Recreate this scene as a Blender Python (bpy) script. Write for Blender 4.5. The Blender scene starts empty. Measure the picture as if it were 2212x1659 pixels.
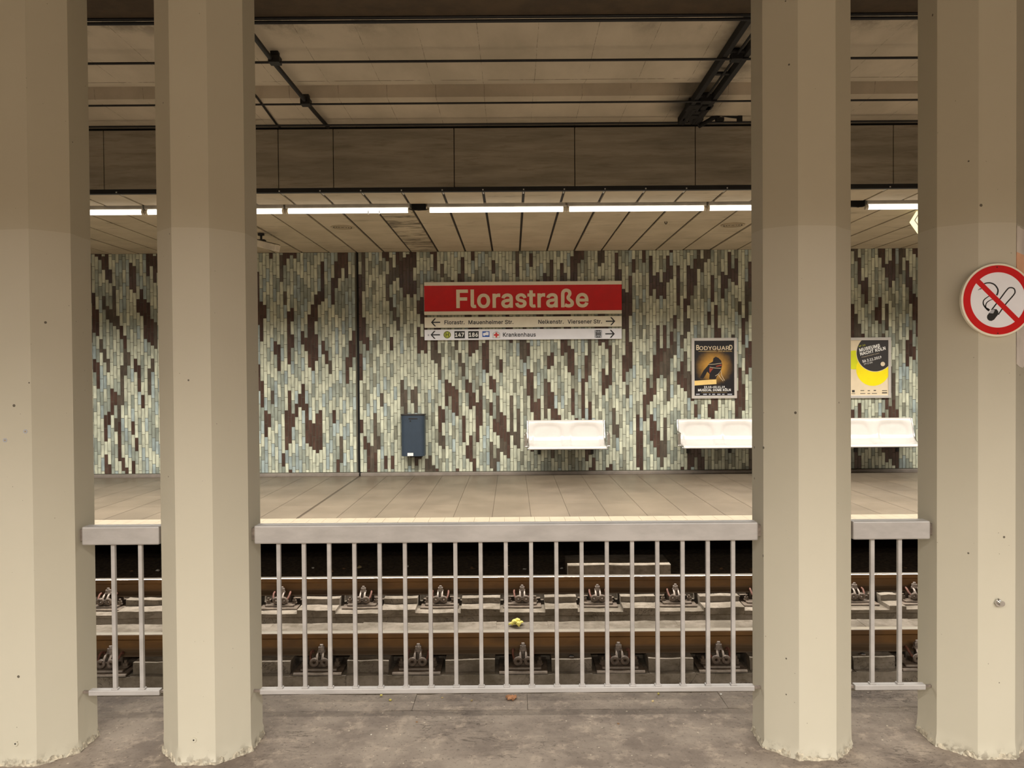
import bpy, bmesh, math, random
from mathutils import Vector, Matrix
R = random.Random(11)
C = bpy.context.scene.collection
PI = math.pi
scn = bpy.context.scene

# ------------------------------------------------------------------ camera
F_PX, CX, CY = 1660.0, 1106.0, 829.5
CAM_H, PITCH, ROLL = 1.5, 0.01416, 0.0072
_f = Vector((0, math.cos(PITCH), -math.sin(PITCH)))
_r0 = Vector((1, 0, 0)); _u0 = Vector((0, math.sin(PITCH), math.cos(PITCH)))
_r = _r0 * math.cos(ROLL) - _u0 * math.sin(ROLL)
_u = _r0 * math.sin(ROLL) + _u0 * math.cos(ROLL)
cd = bpy.data.cameras.new('camera'); cam = bpy.data.objects.new('camera', cd); C.objects.link(cam)
cd.sensor_width = 36; cd.lens = F_PX / 2212 * 36; cd.clip_start = 0.02; cd.clip_end = 100
cam.matrix_world = Matrix(((_r.x, _u.x, -_f.x, 0), (_r.y, _u.y, -_f.y, 0), (_r.z, _u.z, -_f.z, CAM_H), (0, 0, 0, 1)))
scn.camera = cam

def at(u, v, y):
    """the point of the photo's pixel u, v on the upright plane at depth y (a survey of the place from the photo)"""
    d = _f + _r * ((u - CX) / F_PX) - _u * ((v - CY) / F_PX)
    return Vector((0, 0, CAM_H)) + d * (y / d.y)

# ------------------------------------------------------------------ world, exposure
w = bpy.data.worlds.new('world'); scn.world = w; w.use_nodes = True
bgn = w.node_tree.nodes['Background']
bgn.inputs[0].default_value = (1.0, 0.88, 0.70, 1); bgn.inputs[1].default_value = 0.02
scn.view_settings.view_transform = 'Standard'; scn.view_settings.look = 'None'
scn.view_settings.exposure = 0.80; scn.view_settings.gamma = 1.0
scn.view_settings.use_curve_mapping = False
scn.cycles.max_bounces = 10; scn.cycles.diffuse_bounces = 6
scn.cycles.use_denoising = True
LAMP_W = 54.0          # watts of one tube light over the far platform
LAMP_W_NEAR = {-.82: 34.0, -2.9: 92.0}     # of one in the two near platform rows; the rear row is added light
LAMP_COL = (1.0, 0.955, 0.88)
TUBE_E = 1.2
SPREAD = math.radians(150)

# ------------------------------------------------------------------ materials
def lin(c):
    return tuple(((x / 255) / 12.92 if x / 255 <= .04045 else ((x / 255 + .055) / 1.055) ** 2.4) for x in c)

class NT:
    def __init__(s, m):
        s.nt = m.node_tree; s.n = s.nt.nodes; s.b = s.n['Principled BSDF']
    def new(s, t, **kw):
        n = s.n.new(t)
        for k, v in kw.items(): setattr(n, k, v)
        return n
    def link(s, a, b): s.nt.links.new(a, b)
    def math(s, op, a, b=None, clamp=False):
        n = s.new('ShaderNodeMath', operation=op); n.use_clamp = clamp
        for i, x in enumerate((a, b)):
            if x is None: continue
            if isinstance(x, (int, float)): n.inputs[i].default_value = x
            else: s.link(x, n.inputs[i])
        return n.outputs[0]
    def mix(s, fac, a, b, mode='MIX'):
        n = s.new('ShaderNodeMix', data_type='RGBA', blend_type=mode)
        for i, x in ((0, fac), (6, a), (7, b)):
            if isinstance(x, (int, float)): n.inputs[i].default_value = x
            elif isinstance(x, tuple): n.inputs[i].default_value = (*x[:3], 1)
            else: s.link(x, n.inputs[i])
        return n.outputs[2]
    def noise(s, vec, scale, detail=4, rough=.55, dist=0):
        n = s.new('ShaderNodeTexNoise'); s.link(vec, n.inputs['Vector'])
        n.inputs['Scale'].default_value = scale; n.inputs['Detail'].default_value = detail
        n.inputs['Roughness'].default_value = rough; n.inputs['Distortion'].default_value = dist
        return n.outputs['Fac']
    def ramp(s, fac, lo, hi):
        n = s.new('ShaderNodeMapRange'); n.interpolation_type = 'SMOOTHSTEP'
        s.link(fac, n.inputs[0]); n.inputs[1].default_value = lo; n.inputs[2].default_value = hi
        return n.outputs[0]
    def pos(s, scale=(1, 1, 1)):
        g = s.new('ShaderNodeNewGeometry')
        if scale == (1, 1, 1): return g.outputs['Position']
        m = s.new('ShaderNodeMapping'); s.link(g.outputs['Position'], m.inputs[0]); m.inputs['Scale'].default_value = scale
        return m.outputs[0]
    def xyz(s, vec):
        n = s.new('ShaderNodeSeparateXYZ'); s.link(vec, n.inputs[0]); return n.outputs
    def bump(s, h, strength=.3, dist=.01):
        n = s.new('ShaderNodeBump'); s.link(h, n.inputs['Height'])
        n.inputs['Strength'].default_value = strength; n.inputs['Distance'].default_value = dist
        s.link(n.outputs[0], s.b.inputs['Normal'])
    def col(s, c): s.link(c, s.b.inputs['Base Color'])

MATS = {}
def M(name, rgb, rough=.6, metal=0., var=.12, scale=8., bump=0., bscale=60., spec=.5, emit=None, raw=False):
    if name in MATS: return MATS[name]
    m = bpy.data.materials.new(name); m.use_nodes = True; t = NT(m); MATS[name] = m
    c = rgb if raw else lin(rgb)
    t.b.inputs['Roughness'].default_value = rough; t.b.inputs['Metallic'].default_value = metal
    t.b.inputs['Specular IOR Level'].default_value = spec
    p = t.pos()
    n = t.noise(p, scale)
    a = tuple(x * (1 - var) for x in c); b = tuple(min(1, x * (1 + var)) for x in c)
    t.col(t.mix(t.ramp(n, .3, .7), a, b))
    if bump: t.bump(t.noise(p, bscale, 6), bump, .004)
    if emit:
        t.b.inputs['Emission Color'].default_value = (*emit[0], 1); t.b.inputs['Emission Strength'].default_value = emit[1]
    return m

def newmat(name):
    m = bpy.data.materials.new(name); m.use_nodes = True; MATS[name] = m
    return m, NT(m)

def voro_spots(t, vec, scale, size):
    v = t.new('ShaderNodeTexVoronoi'); t.link(vec, v.inputs['Vector']); v.inputs['Scale'].default_value = scale
    sep = t.xyz(v.outputs['Color'])
    lim = t.math('MULTIPLY', sep[0], size)
    # only some cells hold a pit
    keep = t.math('GREATER_THAN', sep[1], .36)
    return t.math('MULTIPLY', t.math('LESS_THAN', v.outputs['Distance'], lim), keep)

# cream column paint with pits and a second coat on the lower two metres
m, t = newmat('column_paint')
p = t.pos(); z = t.xyz(p)[2]
wob = t.noise(p, 1.3, 2)
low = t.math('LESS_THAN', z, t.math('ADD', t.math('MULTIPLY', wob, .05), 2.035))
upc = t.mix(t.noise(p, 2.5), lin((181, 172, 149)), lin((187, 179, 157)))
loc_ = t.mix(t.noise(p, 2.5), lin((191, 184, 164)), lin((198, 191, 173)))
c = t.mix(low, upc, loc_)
pit = voro_spots(t, p, 10, .06)
fine = voro_spots(t, t.pos((1, 1, 1)), 23, .06)
c = t.mix(t.math('MULTIPLY', pit, .85), c, lin((60, 50, 38)))
c = t.mix(t.math('MULTIPLY', fine, .45), c, lin((90, 80, 62)))
dirt = t.math('MULTIPLY', t.ramp(z, .05, .0), t.ramp(t.noise(p, 34, 5), .50, .62))
c = t.mix(t.math('MULTIPLY', dirt, .7), c, lin((120, 110, 95)))
t.col(c); t.b.inputs['Roughness'].default_value = .5
t.bump(t.math('SUBTRACT', t.math('MULTIPLY', t.noise(p, 14, 3), .25), pit), .25, .004)

# glazed wall tile: colour of each tile comes from its own face colour
m, t = newmat('glazed_tile')
at_ = t.new('ShaderNodeAttribute'); at_.attribute_name = 'tile_colour'
p = t.pos((1, 1, .35))
n = t.noise(p, 20, 1.5)
c = t.mix(1.0, at_.outputs['Color'], t.mix(t.ramp(n, .28, .72), (.74, .75, .75), (1.1, 1.1, 1.08)), 'MULTIPLY')
t.col(c); t.b.inputs['Roughness'].default_value = .22
t.b.inputs['Specular IOR Level'].default_value = .5
t.bump(t.noise(t.pos(), 9, 2), .08, .01)

# worn near platform concrete
m, t = newmat('worn_concrete')
p = t.pos()
c = t.mix(t.ramp(t.noise(p, 3.2, 8, .65), .35, .65), lin((112, 99, 88)), lin((148, 135, 121)))
c = t.mix(t.math('MULTIPLY', t.ramp(t.noise(p, 11, 8, .7), .50, .66), .6), c, lin((176, 160, 142)))
c = t.mix(t.math('MULTIPLY', t.ramp(t.noise(p, 60, 4, .7), .56, .68), .65), c, lin((72, 61, 52)))
cr = t.noise(t.pos((1, 3.2, 1)), 4.5, 9, .62, .6)
crack = t.ramp(t.math('ABSOLUTE', t.math('SUBTRACT', cr, .5)), .012, .0)
crack = t.math('MULTIPLY', crack, t.ramp(t.noise(p, 2.1), .52, .62))
c = t.mix(t.math('MULTIPLY', crack, .6), c, lin((58, 47, 38)))
spk = voro_spots(t, p, 26, .12)
c = t.mix(t.math('MULTIPLY', spk, .8), c, lin((205, 192, 170)))
t.col(c); t.b.inputs['Roughness'].default_value = .8
t.bump(t.math('SUBTRACT', t.noise(p, 18, 8, .7), crack), .5, .008)

# track bed concrete
m, t = newmat('track_concrete')
p = t.pos()
c = t.mix(t.ramp(t.noise(p, 4, 8, .7), .32, .68), lin((100, 90, 75)), lin((140, 129, 115)))
c = t.mix(t.math('MULTIPLY', t.ramp(t.noise(t.pos((1, 1, 3)), 9, 7, .7), .52, .66), .55), c, lin((88, 76, 58)))
cr = t.noise(t.pos((1, 2.5, 1)), 3.2, 9, .65, .5)
crack = t.math('MULTIPLY', t.ramp(t.math('ABSOLUTE', t.math('SUBTRACT', cr, .5)), .010, 0), t.ramp(t.noise(p, 1.6), .45, .55))
c = t.mix(t.math('MULTIPLY', crack, .75), c, lin((50, 40, 32)))
t.col(c); t.b.inputs['Roughness'].default_value = .9
t.bump(t.noise(p, 30, 8, .7), .5, .006)

# board-marked ceiling over the track
m, t = newmat('board_concrete')
p = t.pos(); s = t.xyz(p)
c = t.mix(t.ramp(t.noise(t.pos((1, .5, 1)), 2.2, 6, .6), .3, .7), lin((176, 165, 145)), lin((196, 184, 163)))
fx = t.math('FRACT', t.math('DIVIDE', t.math('ADD', s[0], t.math('MULTIPLY', t.noise(p, .9, 2), .02)), .43))
line = t.math('MULTIPLY', t.math('LESS_THAN', t.math('ABSOLUTE', t.math('SUBTRACT', fx, .5)), .006), t.ramp(t.noise(p, 7.5, 6, .75), .40, .60))
c = t.mix(t.math('MULTIPLY', line, .6), c, lin((70, 56, 40)))
fy = t.math('ABSOLUTE', t.math('SUBTRACT', s[1], 6.42))
l2 = t.math('MULTIPLY', t.math('LESS_THAN', fy, .008), t.ramp(t.noise(p, 4, 5, .7), .42, .55))
c = t.mix(t.math('MULTIPLY', l2, .7), c, lin((80, 66, 48)))
# old damp and soot towards the column row
mask = t.math('MULTIPLY', t.ramp(s[1], 5.75, 5.2), t.ramp(t.noise(t.pos((1, .6, 1)), 3.6, 8, .68), .47, .66))
side = t.ramp(t.math('ABSOLUTE', s[0]), .5, 1.3)
c = t.mix(t.math('MULTIPLY', t.math('MULTIPLY', mask, side), .75), c, lin((66, 56, 44)))
# soot around the catenary support
sx = t.ramp(t.math('ABSOLUTE', t.math('SUBTRACT', s[0], 1.74)), .34, .08)
sx = t.math('MULTIPLY', sx, t.ramp(t.noise(p, 6, 5), .2, .75))
c = t.mix(t.math('MULTIPLY', sx, .55), c, lin((38, 30, 22)))
e = t.math('MULTIPLY', t.ramp(t.math('ABSOLUTE', t.math('SUBTRACT', s[0], 1.66)), .42, .05), t.ramp(t.math('ABSOLUTE', t.math('SUBTRACT', s[1], 7.05)), .42, .05))
c = t.mix(t.math('MULTIPLY', e, .9), c, lin((20, 15, 11)))
t.col(c); t.b.inputs['Roughness'].default_value = .85
t.bump(t.noise(p, 20, 6), .2, .005)

# fascia panels
m, t = newmat('fascia_concrete')
p = t.pos((.35, 1, 3.2))
c = t.mix(t.ramp(t.noise(p, 3.2, 8, .62), .3, .7), lin((130, 122, 106)), lin((162, 152, 134)))
c = t.mix(t.math('MULTIPLY', t.ramp(t.noise(p, 11, 5, .6), .52, .7), .4), c, lin((108, 97, 78)))
t.col(c); t.b.inputs['Roughness'].default_value = .75
t.bump(t.noise(p, 12, 5), .2, .004)

# suspended ceiling panels, clean and streaked
for nm, amt in (('ceiling_panel', .36), ('ceiling_panel_dirty', .95)):
    m, t = newmat(nm)
    p = t.pos((.45, 2.6, 1))
    c = t.mix(t.ramp(t.noise(t.pos(), 2.5, 4), .3, .7), lin((178, 164, 138)), lin((192, 178, 152)))
    k = t.ramp(t.noise(p, 4.2, 9, .68, .8), .46 if amt > .5 else .54, .60 if amt > .5 else .74)
    c = t.mix(t.math('MULTIPLY', k, min(1, amt * 1.6) if amt < .5 else .85), c, lin((66, 56, 38)))
    t.col(c); t.b.inputs['Roughness'].default_value = .7
    t.bump(t.noise(p, 6, 4), .1, .004)

# far platform paving
m, t = newmat('platform_paving')
p = t.pos()
c = t.mix(t.ramp(t.noise(p, 1.7, 5), .3, .7), lin((94, 83, 69)), lin((108, 96, 81)))
c = t.mix(t.math('MULTIPLY', t.ramp(t.noise(p, 90, 3, .7), .5, .7), .35), c, lin((66, 57, 46)))
at_ = t.new('ShaderNodeAttribute'); at_.attribute_name = 'tile_colour'
c = t.mix(1.0, c, at_.outputs['Color'], 'MULTIPLY')
t.col(c); t.b.inputs['Roughness'].default_value = .45

# rusty rail
m, t = newmat('rail_rust')
p = t.pos((.3, 1, 1)); z = t.xyz(t.pos())[2]
c = t.mix(t.ramp(t.noise(p, 9, 6, .6), .3, .7), lin((98, 66, 26)), lin((124, 86, 40)))
c = t.mix(t.math('MULTIPLY', t.ramp(t.noise(t.pos(), 2.2, 5), .5, .68), .5), c, lin((74, 54, 32)))
c = t.mix(t.ramp(z, -.46, -.50), c, lin((84, 66, 46)))
t.col(c); t.b.inputs['Roughness'].default_value = .62

# brushed aluminium of the railing
m, t = newmat('railing_aluminium')
p = t.pos((1.2, 1, 3))
n = t.noise(p, 5, 6, .6)
t.col(t.mix(t.ramp(n, .3, .7), lin((164, 159, 155)), lin((182, 177, 173))))
t.b.inputs['Metallic'].default_value = .15; t.b.inputs['Roughness'].default_value = .45

M('black', (16, 13, 10), .7)
M('cable_black', (14, 10, 8), .6)
M('soot', (14, 11, 9), .85, bump=.5)
M('cavity_ground', (84, 70, 52), .95, var=.5, scale=25, bump=1., bscale=30)
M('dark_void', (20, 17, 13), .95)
M('beam_concrete_shaded', (72, 58, 40), .9, var=.2, bump=.2)  # brown set darker to carry the shade under the beam
M('grout', (86, 82, 70), .9)
M('skirting', (128, 118, 108), .5)
M('edge_white', (146, 134, 115), .5, var=.05)
M('edge_stone', (168, 152, 134), .7)
M('mortar', (178, 168, 148), .95, var=.35, scale=60, bump=1., bscale=90)
M('tube_glow', (255, 252, 244), .4, var=0, emit=((1.0, .96, .88), TUBE_E))
M('housing', (190, 186, 176), .4)
M('shell_white', (214, 208, 201), .14, var=.03)
M('chrome', (200, 198, 194), .18, .95, var=.05)
M('dark_metal', (40, 36, 32), .5, .3)
M('bin_blue', (50, 62, 75), .42, var=.06)
M('white', (236, 234, 228), .5, var=.03)
M('sign_cream', (240, 233, 212), .4, var=.03)
M('sign_white', (242, 242, 248), .4, var=.02)
M('sign_red', (208, 5, 8), .3, var=.05)
M('letter_cream', (240, 226, 196), .4, var=.03)
M('ink', (22, 18, 16), .5, var=.05)
M('sign_green', (190, 196, 60), .4, var=.05)
M('sign_blue', (26, 84, 176), .4, var=.05)
M('sign_cross', (214, 24, 24), .4, var=.05)
M('sign_grey', (176, 178, 186), .4, var=.05)
M('poster_frame', (206, 200, 192), .35, .3, var=.04)
M('poster_black', (30, 26, 28), .35, var=.1)
M('poster_cream', (226, 208, 176), .4, var=.03)
M('poster_yellow', (250, 228, 8), .4, var=.03)
M('poster_lime', (214, 216, 24), .4, var=.03)
M('poster_dark', (52, 48, 46), .4, var=.03)
M('poster_strip', (240, 205, 128), .4, var=.04)
M('poster_gold', (230, 196, 130), .4, var=.05)
M('poster_red', (150, 60, 40), .4, var=.1)
M('clip_steel', (166, 152, 140), .5, .2, var=.25, scale=40)
M('plate_steel', (104, 90, 76), .8, .1, var=.3, scale=25, bump=.5)
M('coil_steel', (112, 98, 86), .6, .15, var=.25, scale=40)
M('plate_edge', (150, 138, 126), .8, .1, var=.2, scale=25)
M('hook_rust', (112, 72, 58), .7, .1, var=.3, scale=40)
M('nut_steel', (142, 130, 120), .5, .4, var=.25, scale=60)
M('rail_top', (216, 206, 192), .28, .8, var=.06)
M('leaf_yellow', (226, 214, 110), .6, var=.2, scale=30)
M('leaf_pink', (214, 160, 120), .7, var=.2, scale=40)
M('scrap', (200, 178, 130), .8, var=.3, scale=15)
M('scrap_white', (222, 216, 204), .7, var=.1)
M('scrap_dark', (120, 90, 60), .8, var=.3)
M('camera_white', (206, 196, 176), .4)
M('lit_sign', (255, 250, 200), .4, var=0, emit=((1, .96, .62), .55))
M('paper_peach', (244, 190, 152), .7, var=.1)
M('paper_grey', (226, 216, 206), .7, var=.1)
M('grille', (168, 152, 124), .6)
M('joint_dark', (38, 32, 26), .8)
M('back_wall', (110, 100, 86), .8)

# poster art: warm glow that fades into black, printed
m, t = newmat('poster_glow')
p = t.pos(); s = t.xyz(p)
G0 = at(1544, 792, 11.25)
dx = t.math('DIVIDE', t.math('SUBTRACT', s[0], G0.x), .30)
dz = t.math('DIVIDE', t.math('SUBTRACT', s[2], G0.z), .29)
rr = t.math('SQRT', t.math('ADD', t.math('MULTIPLY', dx, dx), t.math('MULTIPLY', dz, dz)))
rr = t.math('ADD', rr, t.math('MULTIPLY', t.math('SUBTRACT', t.noise(p, 14, 4), .5), .25))
c = t.mix(t.ramp(rr, 1.0, .25), lin((28, 24, 26)), lin((196, 146, 62)))
v = voro_spots(t, p, 28, .16)
c = t.mix(t.math('MULTIPLY', v, t.ramp(rr, 1.05, .7)), c, lin((250, 220, 150)))
t.col(c); t.b.inputs['Roughness'].default_value = .35

# ------------------------------------------------------------------ mesh helpers
class MB:
    def __init__(s): s.v = []; s.f = []; s.m = []; s.mi = 0
    def add(s, vs, fs):
        o = len(s.v); s.v += [tuple(x) for x in vs]
        for f in fs: s.f.append(tuple(i + o for i in f)); s.m.append(s.mi)
        return s
    def box(s, x0, x1, y0, y1, z0, z1):
        vs = [(x, y, z) for z in (z0, z1) for y in (y0, y1) for x in (x0, x1)]
        return s.add(vs, [(0, 2, 3, 1), (4, 5, 7, 6), (0, 1, 5, 4), (2, 6, 7, 3), (0, 4, 6, 2), (1, 3, 7, 5)])
    def ring(s, c, t, r, n, up=None, ph=0):
        t = Vector(t).normalized(); a = up or (Vector((0, 0, 1)) if abs(t.z) < .9 else Vector((1, 0, 0)))
        e1 = t.cross(a).normalized(); e2 = e1.cross(t)
        return [Vector(c) + e1 * (r * math.cos(2 * PI * i / n + ph)) + e2 * (r * math.sin(2 * PI * i / n + ph)) for i in range(n)]
    def tube(s, pts, r, n=10, cap=True, closed=False):
        pts = [Vector(p) for p in pts]; N = len(pts); o = len(s.v)
        up = None
        prev = None
        for i, p in enumerate(pts):
            tn = (pts[(i + 1) % N] - pts[i - 1]) if closed else (pts[min(i + 1, N - 1)] - pts[max(i - 1, 0)])
            tn.normalize()
            if prev is None:
                a = Vector((0, 0, 1)) if abs(tn.z) < .9 else Vector((1, 0, 0))
                e1 = tn.cross(a).normalized()
            else:
                e1 = (prev - tn * prev.dot(tn)).normalized()
            prev = e1; e2 = e1.cross(tn)
            rr = r[i] if isinstance(r, (list, tuple)) else r
            for k in range(n):
                s.v.append(tuple(p + e1 * (rr * math.cos(2 * PI * k / n)) + e2 * (rr * math.sin(2 * PI * k / n))))
        for i in range(N if closed else N - 1):
            j = (i + 1) % N
            for k in range(n):
                k2 = (k + 1) % n
                s.f.append((o + i * n + k, o + j * n + k, o + j * n + k2, o + i * n + k2)); s.m.append(s.mi)
        if cap and not closed:
            s.f.append(tuple(o + k for k in range(n))); s.m.append(s.mi)
            s.f.append(tuple(o + (N - 1) * n + k for k in reversed(range(n)))); s.m.append(s.mi)
        return s
    def cyl(s, p0, p1, r, n=16, r1=None):
        return s.tube([p0, p1], [r, r if r1 is None else r1], n)
    def poly(s, pts, y0, y1):
        """polygon in x, z pulled from y0 to y1"""
        n = len(pts); o = len(s.v)
        for y in (y0, y1):
            for (x, z) in pts: s.v.append((x, y, z))
        s.f.append(tuple(o + i for i in range(n))); s.m.append(s.mi)
        s.f.append(tuple(o + n + i for i in reversed(range(n)))); s.m.append(s.mi)
        for i in range(n):
            j = (i + 1) % n
            s.f.append((o + i, o + n + i, o + n + j, o + j)); s.m.append(s.mi)
        return s
    def prof(s, pts, xs, jit=0.0):
        """closed outline in y, z run along x through the stations xs"""
        n = len(pts); o = len(s.v)
        for x in xs:
            for (y, z) in pts:
                s.v.append((x, y + R.uniform(-jit, jit), z + R.uniform(-jit, jit)))
        for i in range(len(xs) - 1):
            for k in range(n):
                k2 = (k + 1) % n
                s.f.append((o + i * n + k, o + i * n + k2, o + (i + 1) * n + k2, o + (i + 1) * n + k)); s.m.append(s.mi)
        s.f.append(tuple(o + k for k in reversed(range(n)))); s.m.append(s.mi)
        s.f.append(tuple(o + (len(xs) - 1) * n + k for k in range(n))); s.m.append(s.mi)
        return s
    def disc(s, c, r, y0, y1, n=48, ir=0):
        if not ir:
            return s.poly([(c[0] + r * math.cos(2 * PI * i / n), c[1] + r * math.sin(2 * PI * i / n)) for i in range(n)], y0, y1)
        o = len(s.v)
        for y in (y0, y1):
            for q in (r, ir):
                for i in range(n): s.v.append((c[0] + q * math.cos(2 * PI * i / n), y, c[1] + q * math.sin(2 * PI * i / n)))
        for i in range(n):
            j = (i + 1) % n
            for f in ((i, n + i, n + j, j), (2 * n + i, 2 * n + j, 3 * n + j, 3 * n + i), (i, j, 2 * n + j, 2 * n + i), (n + i, 3 * n + i, 3 * n + j, n + j)):
                s.f.append(tuple(o + q for q in f)); s.m.append(s.mi)
        return s

def wloc(p):
    v = Vector((0, 0, 0))
    while p: v += p.location; p = p.parent
    return v

def link_mesh(name, me, mats, parent=None, bevel=0, smooth=None):
    for mm in (mats if isinstance(mats, (list, tuple)) else [mats]): me.materials.append(MATS[mm] if isinstance(mm, str) else mm)
    o = bpy.data.objects.new(name, me); C.objects.link(o)
    if parent:
        off = wloc(parent)
        if off.length: me.transform(Matrix.Translation(-off))
        o.parent = parent
    if smooth:
        for q in me.polygons: q.use_smooth = True
        me.set_sharp_from_angle(angle=math.radians(smooth))
    if bevel:
        b = o.modifiers.new('bevel', 'BEVEL'); b.width = bevel; b.segments = 2; b.limit_method = 'ANGLE'
    return o

def obj(name, mb, mats, parent=None, bevel=0, smooth=None):
    me = bpy.data.meshes.new(name); me.from_pydata(mb.v, [], mb.f); me.validate()
    if any(mb.m) and len(me.polygons) == len(mb.m): me.polygons.foreach_set('material_index', mb.m)
    bm = bmesh.new(); bm.from_mesh(me); bmesh.ops.recalc_face_normals(bm, faces=bm.faces); bm.to_mesh(me); bm.free()
    return link_mesh(name, me, mats, parent, bevel, smooth)

def tag(o, label, cat, group=None, kind=None):
    o['label'] = label; o['category'] = cat
    if group: o['group'] = group
    if kind: o['kind'] = kind
    return o

def thing(name, label, cat, loc=(0, 0, 0), group=None):
    o = bpy.data.objects.new(name, None); C.objects.link(o); o.location = loc
    o.empty_display_size = .1
    return tag(o, label, cat, group)

def struct(name, mb, mats, parent=None, bevel=0, smooth=None):
    o = obj(name, mb, mats, parent, bevel, smooth); o['kind'] = 'structure'; return o

def dup(root, loc, label=None):
    r = root.copy(); C.objects.link(r); r.location = loc
    if label: r['label'] = label
    for ch in list(root.children):
        c = ch.copy(); C.objects.link(c); c.parent = r
        for g in ch.children:
            d = g.copy(); C.objects.link(d); d.parent = c
    return r

# text: printed letters; the outlines are filled by winding number and thickened by a band along them
import os
from mathutils.geometry import delaunay_2d_cdt
def sans():
    # the interface typeface that comes with Blender; the built-in one if it is not there
    try: return bpy.data.fonts.load(os.path.join(bpy.utils.resource_path('LOCAL'), 'datafiles', 'fonts', 'Inter.woff2'))
    except Exception: return None
FONT = sans()
def outlines(body, res=4, gap=1.0):
    cu = bpy.data.curves.new('t', 'FONT'); cu.body = body; cu.size = 1; cu.space_character = gap
    if FONT: cu.font = FONT
    o = bpy.data.objects.new('t', cu); C.objects.link(o)
    c2 = o.to_curve(bpy.context.evaluated_depsgraph_get())
    loops = []
    for sp in c2.splines:
        pts = []
        if sp.type == 'BEZIER':
            n = len(sp.bezier_points)
            for i in range(n):
                p, q = sp.bezier_points[i], sp.bezier_points[(i + 1) % n]
                a, b, c, d = p.co.xy, p.handle_right.xy, q.handle_left.xy, q.co.xy
                st = (b - a).cross(d - a) ** 2 + (c - a).cross(d - a) ** 2 < 1e-12
                for k in range(1 if st else res):
                    t = k / res
                    pts.append(a * (1 - t) ** 3 + b * (3 * t * (1 - t) ** 2) + c * (3 * t * t * (1 - t)) + d * t ** 3)
        else:
            pts = [Vector(p.co[:2]) for p in sp.points]
        out = []
        for p in pts:
            if not out or (p - out[-1]).length > 1e-4: out.append(p)
        if len(out) > 1 and (out[0] - out[-1]).length < 1e-4: out.pop()
        if len(out) > 2: loops.append(out)
    o.to_curve_clear(); bpy.data.objects.remove(o); bpy.data.curves.remove(cu)
    return loops
def winding(p, loops):
    w = 0
    for L in loops:
        for i in range(len(L)):
            a, b = L[i - 1], L[i]
            if a.y <= p.y:
                if b.y > p.y and (b - a).cross(p - a) > 0: w += 1
            elif b.y <= p.y and (b - a).cross(p - a) < 0: w -= 1
    return w
def embolden(L, d):
    # outer outlines run clockwise and holes the other way: moving every edge to its left thickens the strokes
    n = len(L); out = []
    for i in range(n):
        a, b, c = L[i - 1], L[i], L[(i + 1) % n]
        d1, d2 = (b - a).normalized(), (c - b).normalized()
        n1, n2 = Vector((-d1.y, d1.x)), Vector((-d2.y, d2.x))
        m = (n1 + n2) / max(.35, 1 + n1.dot(n2))
        out.append(b + m * d * SIDE)
    return out
SIDE = 1
def text_flat(body, bold):
    allv, allf = [], []
    loops = [embolden(L, bold) for L in outlines(body, gap=1 + bold * 2.4)] if bold else outlines(body)
    # letters side by side are handled one by one: group outlines whose boxes overlap in x
    boxes = sorted(((min(p.x for p in L), max(p.x for p in L), L) for L in loops), key=lambda q: q[0])
    groups = []
    for x0, x1, L in boxes:
        if groups and x0 < groups[-1][1] - 1e-4: groups[-1][1] = max(groups[-1][1], x1); groups[-1][2].append(L)
        else: groups.append([x0, x1, [L]])
    for _, _, Ls in groups:
        vs, es = [], []
        for L in Ls:
            o = len(vs); vs += L; es += [(o + i, o + (i + 1) % len(L)) for i in range(len(L))]
        ov, _, of, _, _, _ = delaunay_2d_cdt(vs, es, [], 0, 1e-5)
        o = len(allv); allv += [(p.x, p.y) for p in ov]
        for f in of:
            c = sum((ov[i] for i in f), Vector((0, 0))) / len(f)
            if winding(c, Ls): allf.append(tuple(o + i for i in f))
    return allv, allf
_t = outlines('l')[0]
SIDE = 1 if sum(_t[i - 1].cross(_t[i]) for i in range(len(_t))) < 0 else -1
_cap = {}
def text(name, body, mat, x0, x1, zb, cap, y, parent, bold=0., rot=0., pivot=None, thick=.0012):
    if bold not in _cap:
        q = text_flat('H', bold)[0]; zs = [v[1] for v in q]; _cap[bold] = (min(zs), max(zs))
    vs, fs = text_flat(body, bold)
    xs = [v[0] for v in vs]; a, b = min(xs), max(xs); c0, c1 = _cap[bold]
    sx = (x1 - x0) / (b - a); sz = cap / (c1 - c0); out = []
    for (vx, vy) in vs:
        X = x0 + (vx - a) * sx; Z = zb + (vy - c0) * sz
        if rot:
            dx, dz = X - pivot[0], Z - pivot[1]
            X = pivot[0] + dx * math.cos(rot) - dz * math.sin(rot); Z = pivot[1] + dx * math.sin(rot) + dz * math.cos(rot)
        out.append((X, y - thick, Z))
    me = bpy.data.meshes.new(name); me.from_pydata(out, [], fs)
    return link_mesh(name, me, mat, parent)

def clip_rect(pts, x0, x1, z0, z1):
    for ax, lim, sg in ((0, x0, 1), (0, x1, -1), (1, z0, 1), (1, z1, -1)):
        out = []
        for i in range(len(pts)):
            a, b = pts[i], pts[(i + 1) % len(pts)]
            ia, ib = (a[ax] - lim) * sg >= 0, (b[ax] - lim) * sg >= 0
            if ia: out.append(a)
            if ia != ib:
                q = (lim - a[ax]) / (b[ax] - a[ax]); out.append((a[0] + q * (b[0] - a[0]), a[1] + q * (b[1] - a[1])))
        pts = out
    return pts
def circle(c, r, n=64): return [(c[0] + r * math.cos(2 * PI * i / n), c[1] + r * math.sin(2 * PI * i / n)) for i in range(n)]
def frange(a, b, st):
    n = max(1, int(round((b - a) / st))); return [a + (b - a) * i / n for i in range(n + 1)]

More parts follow.
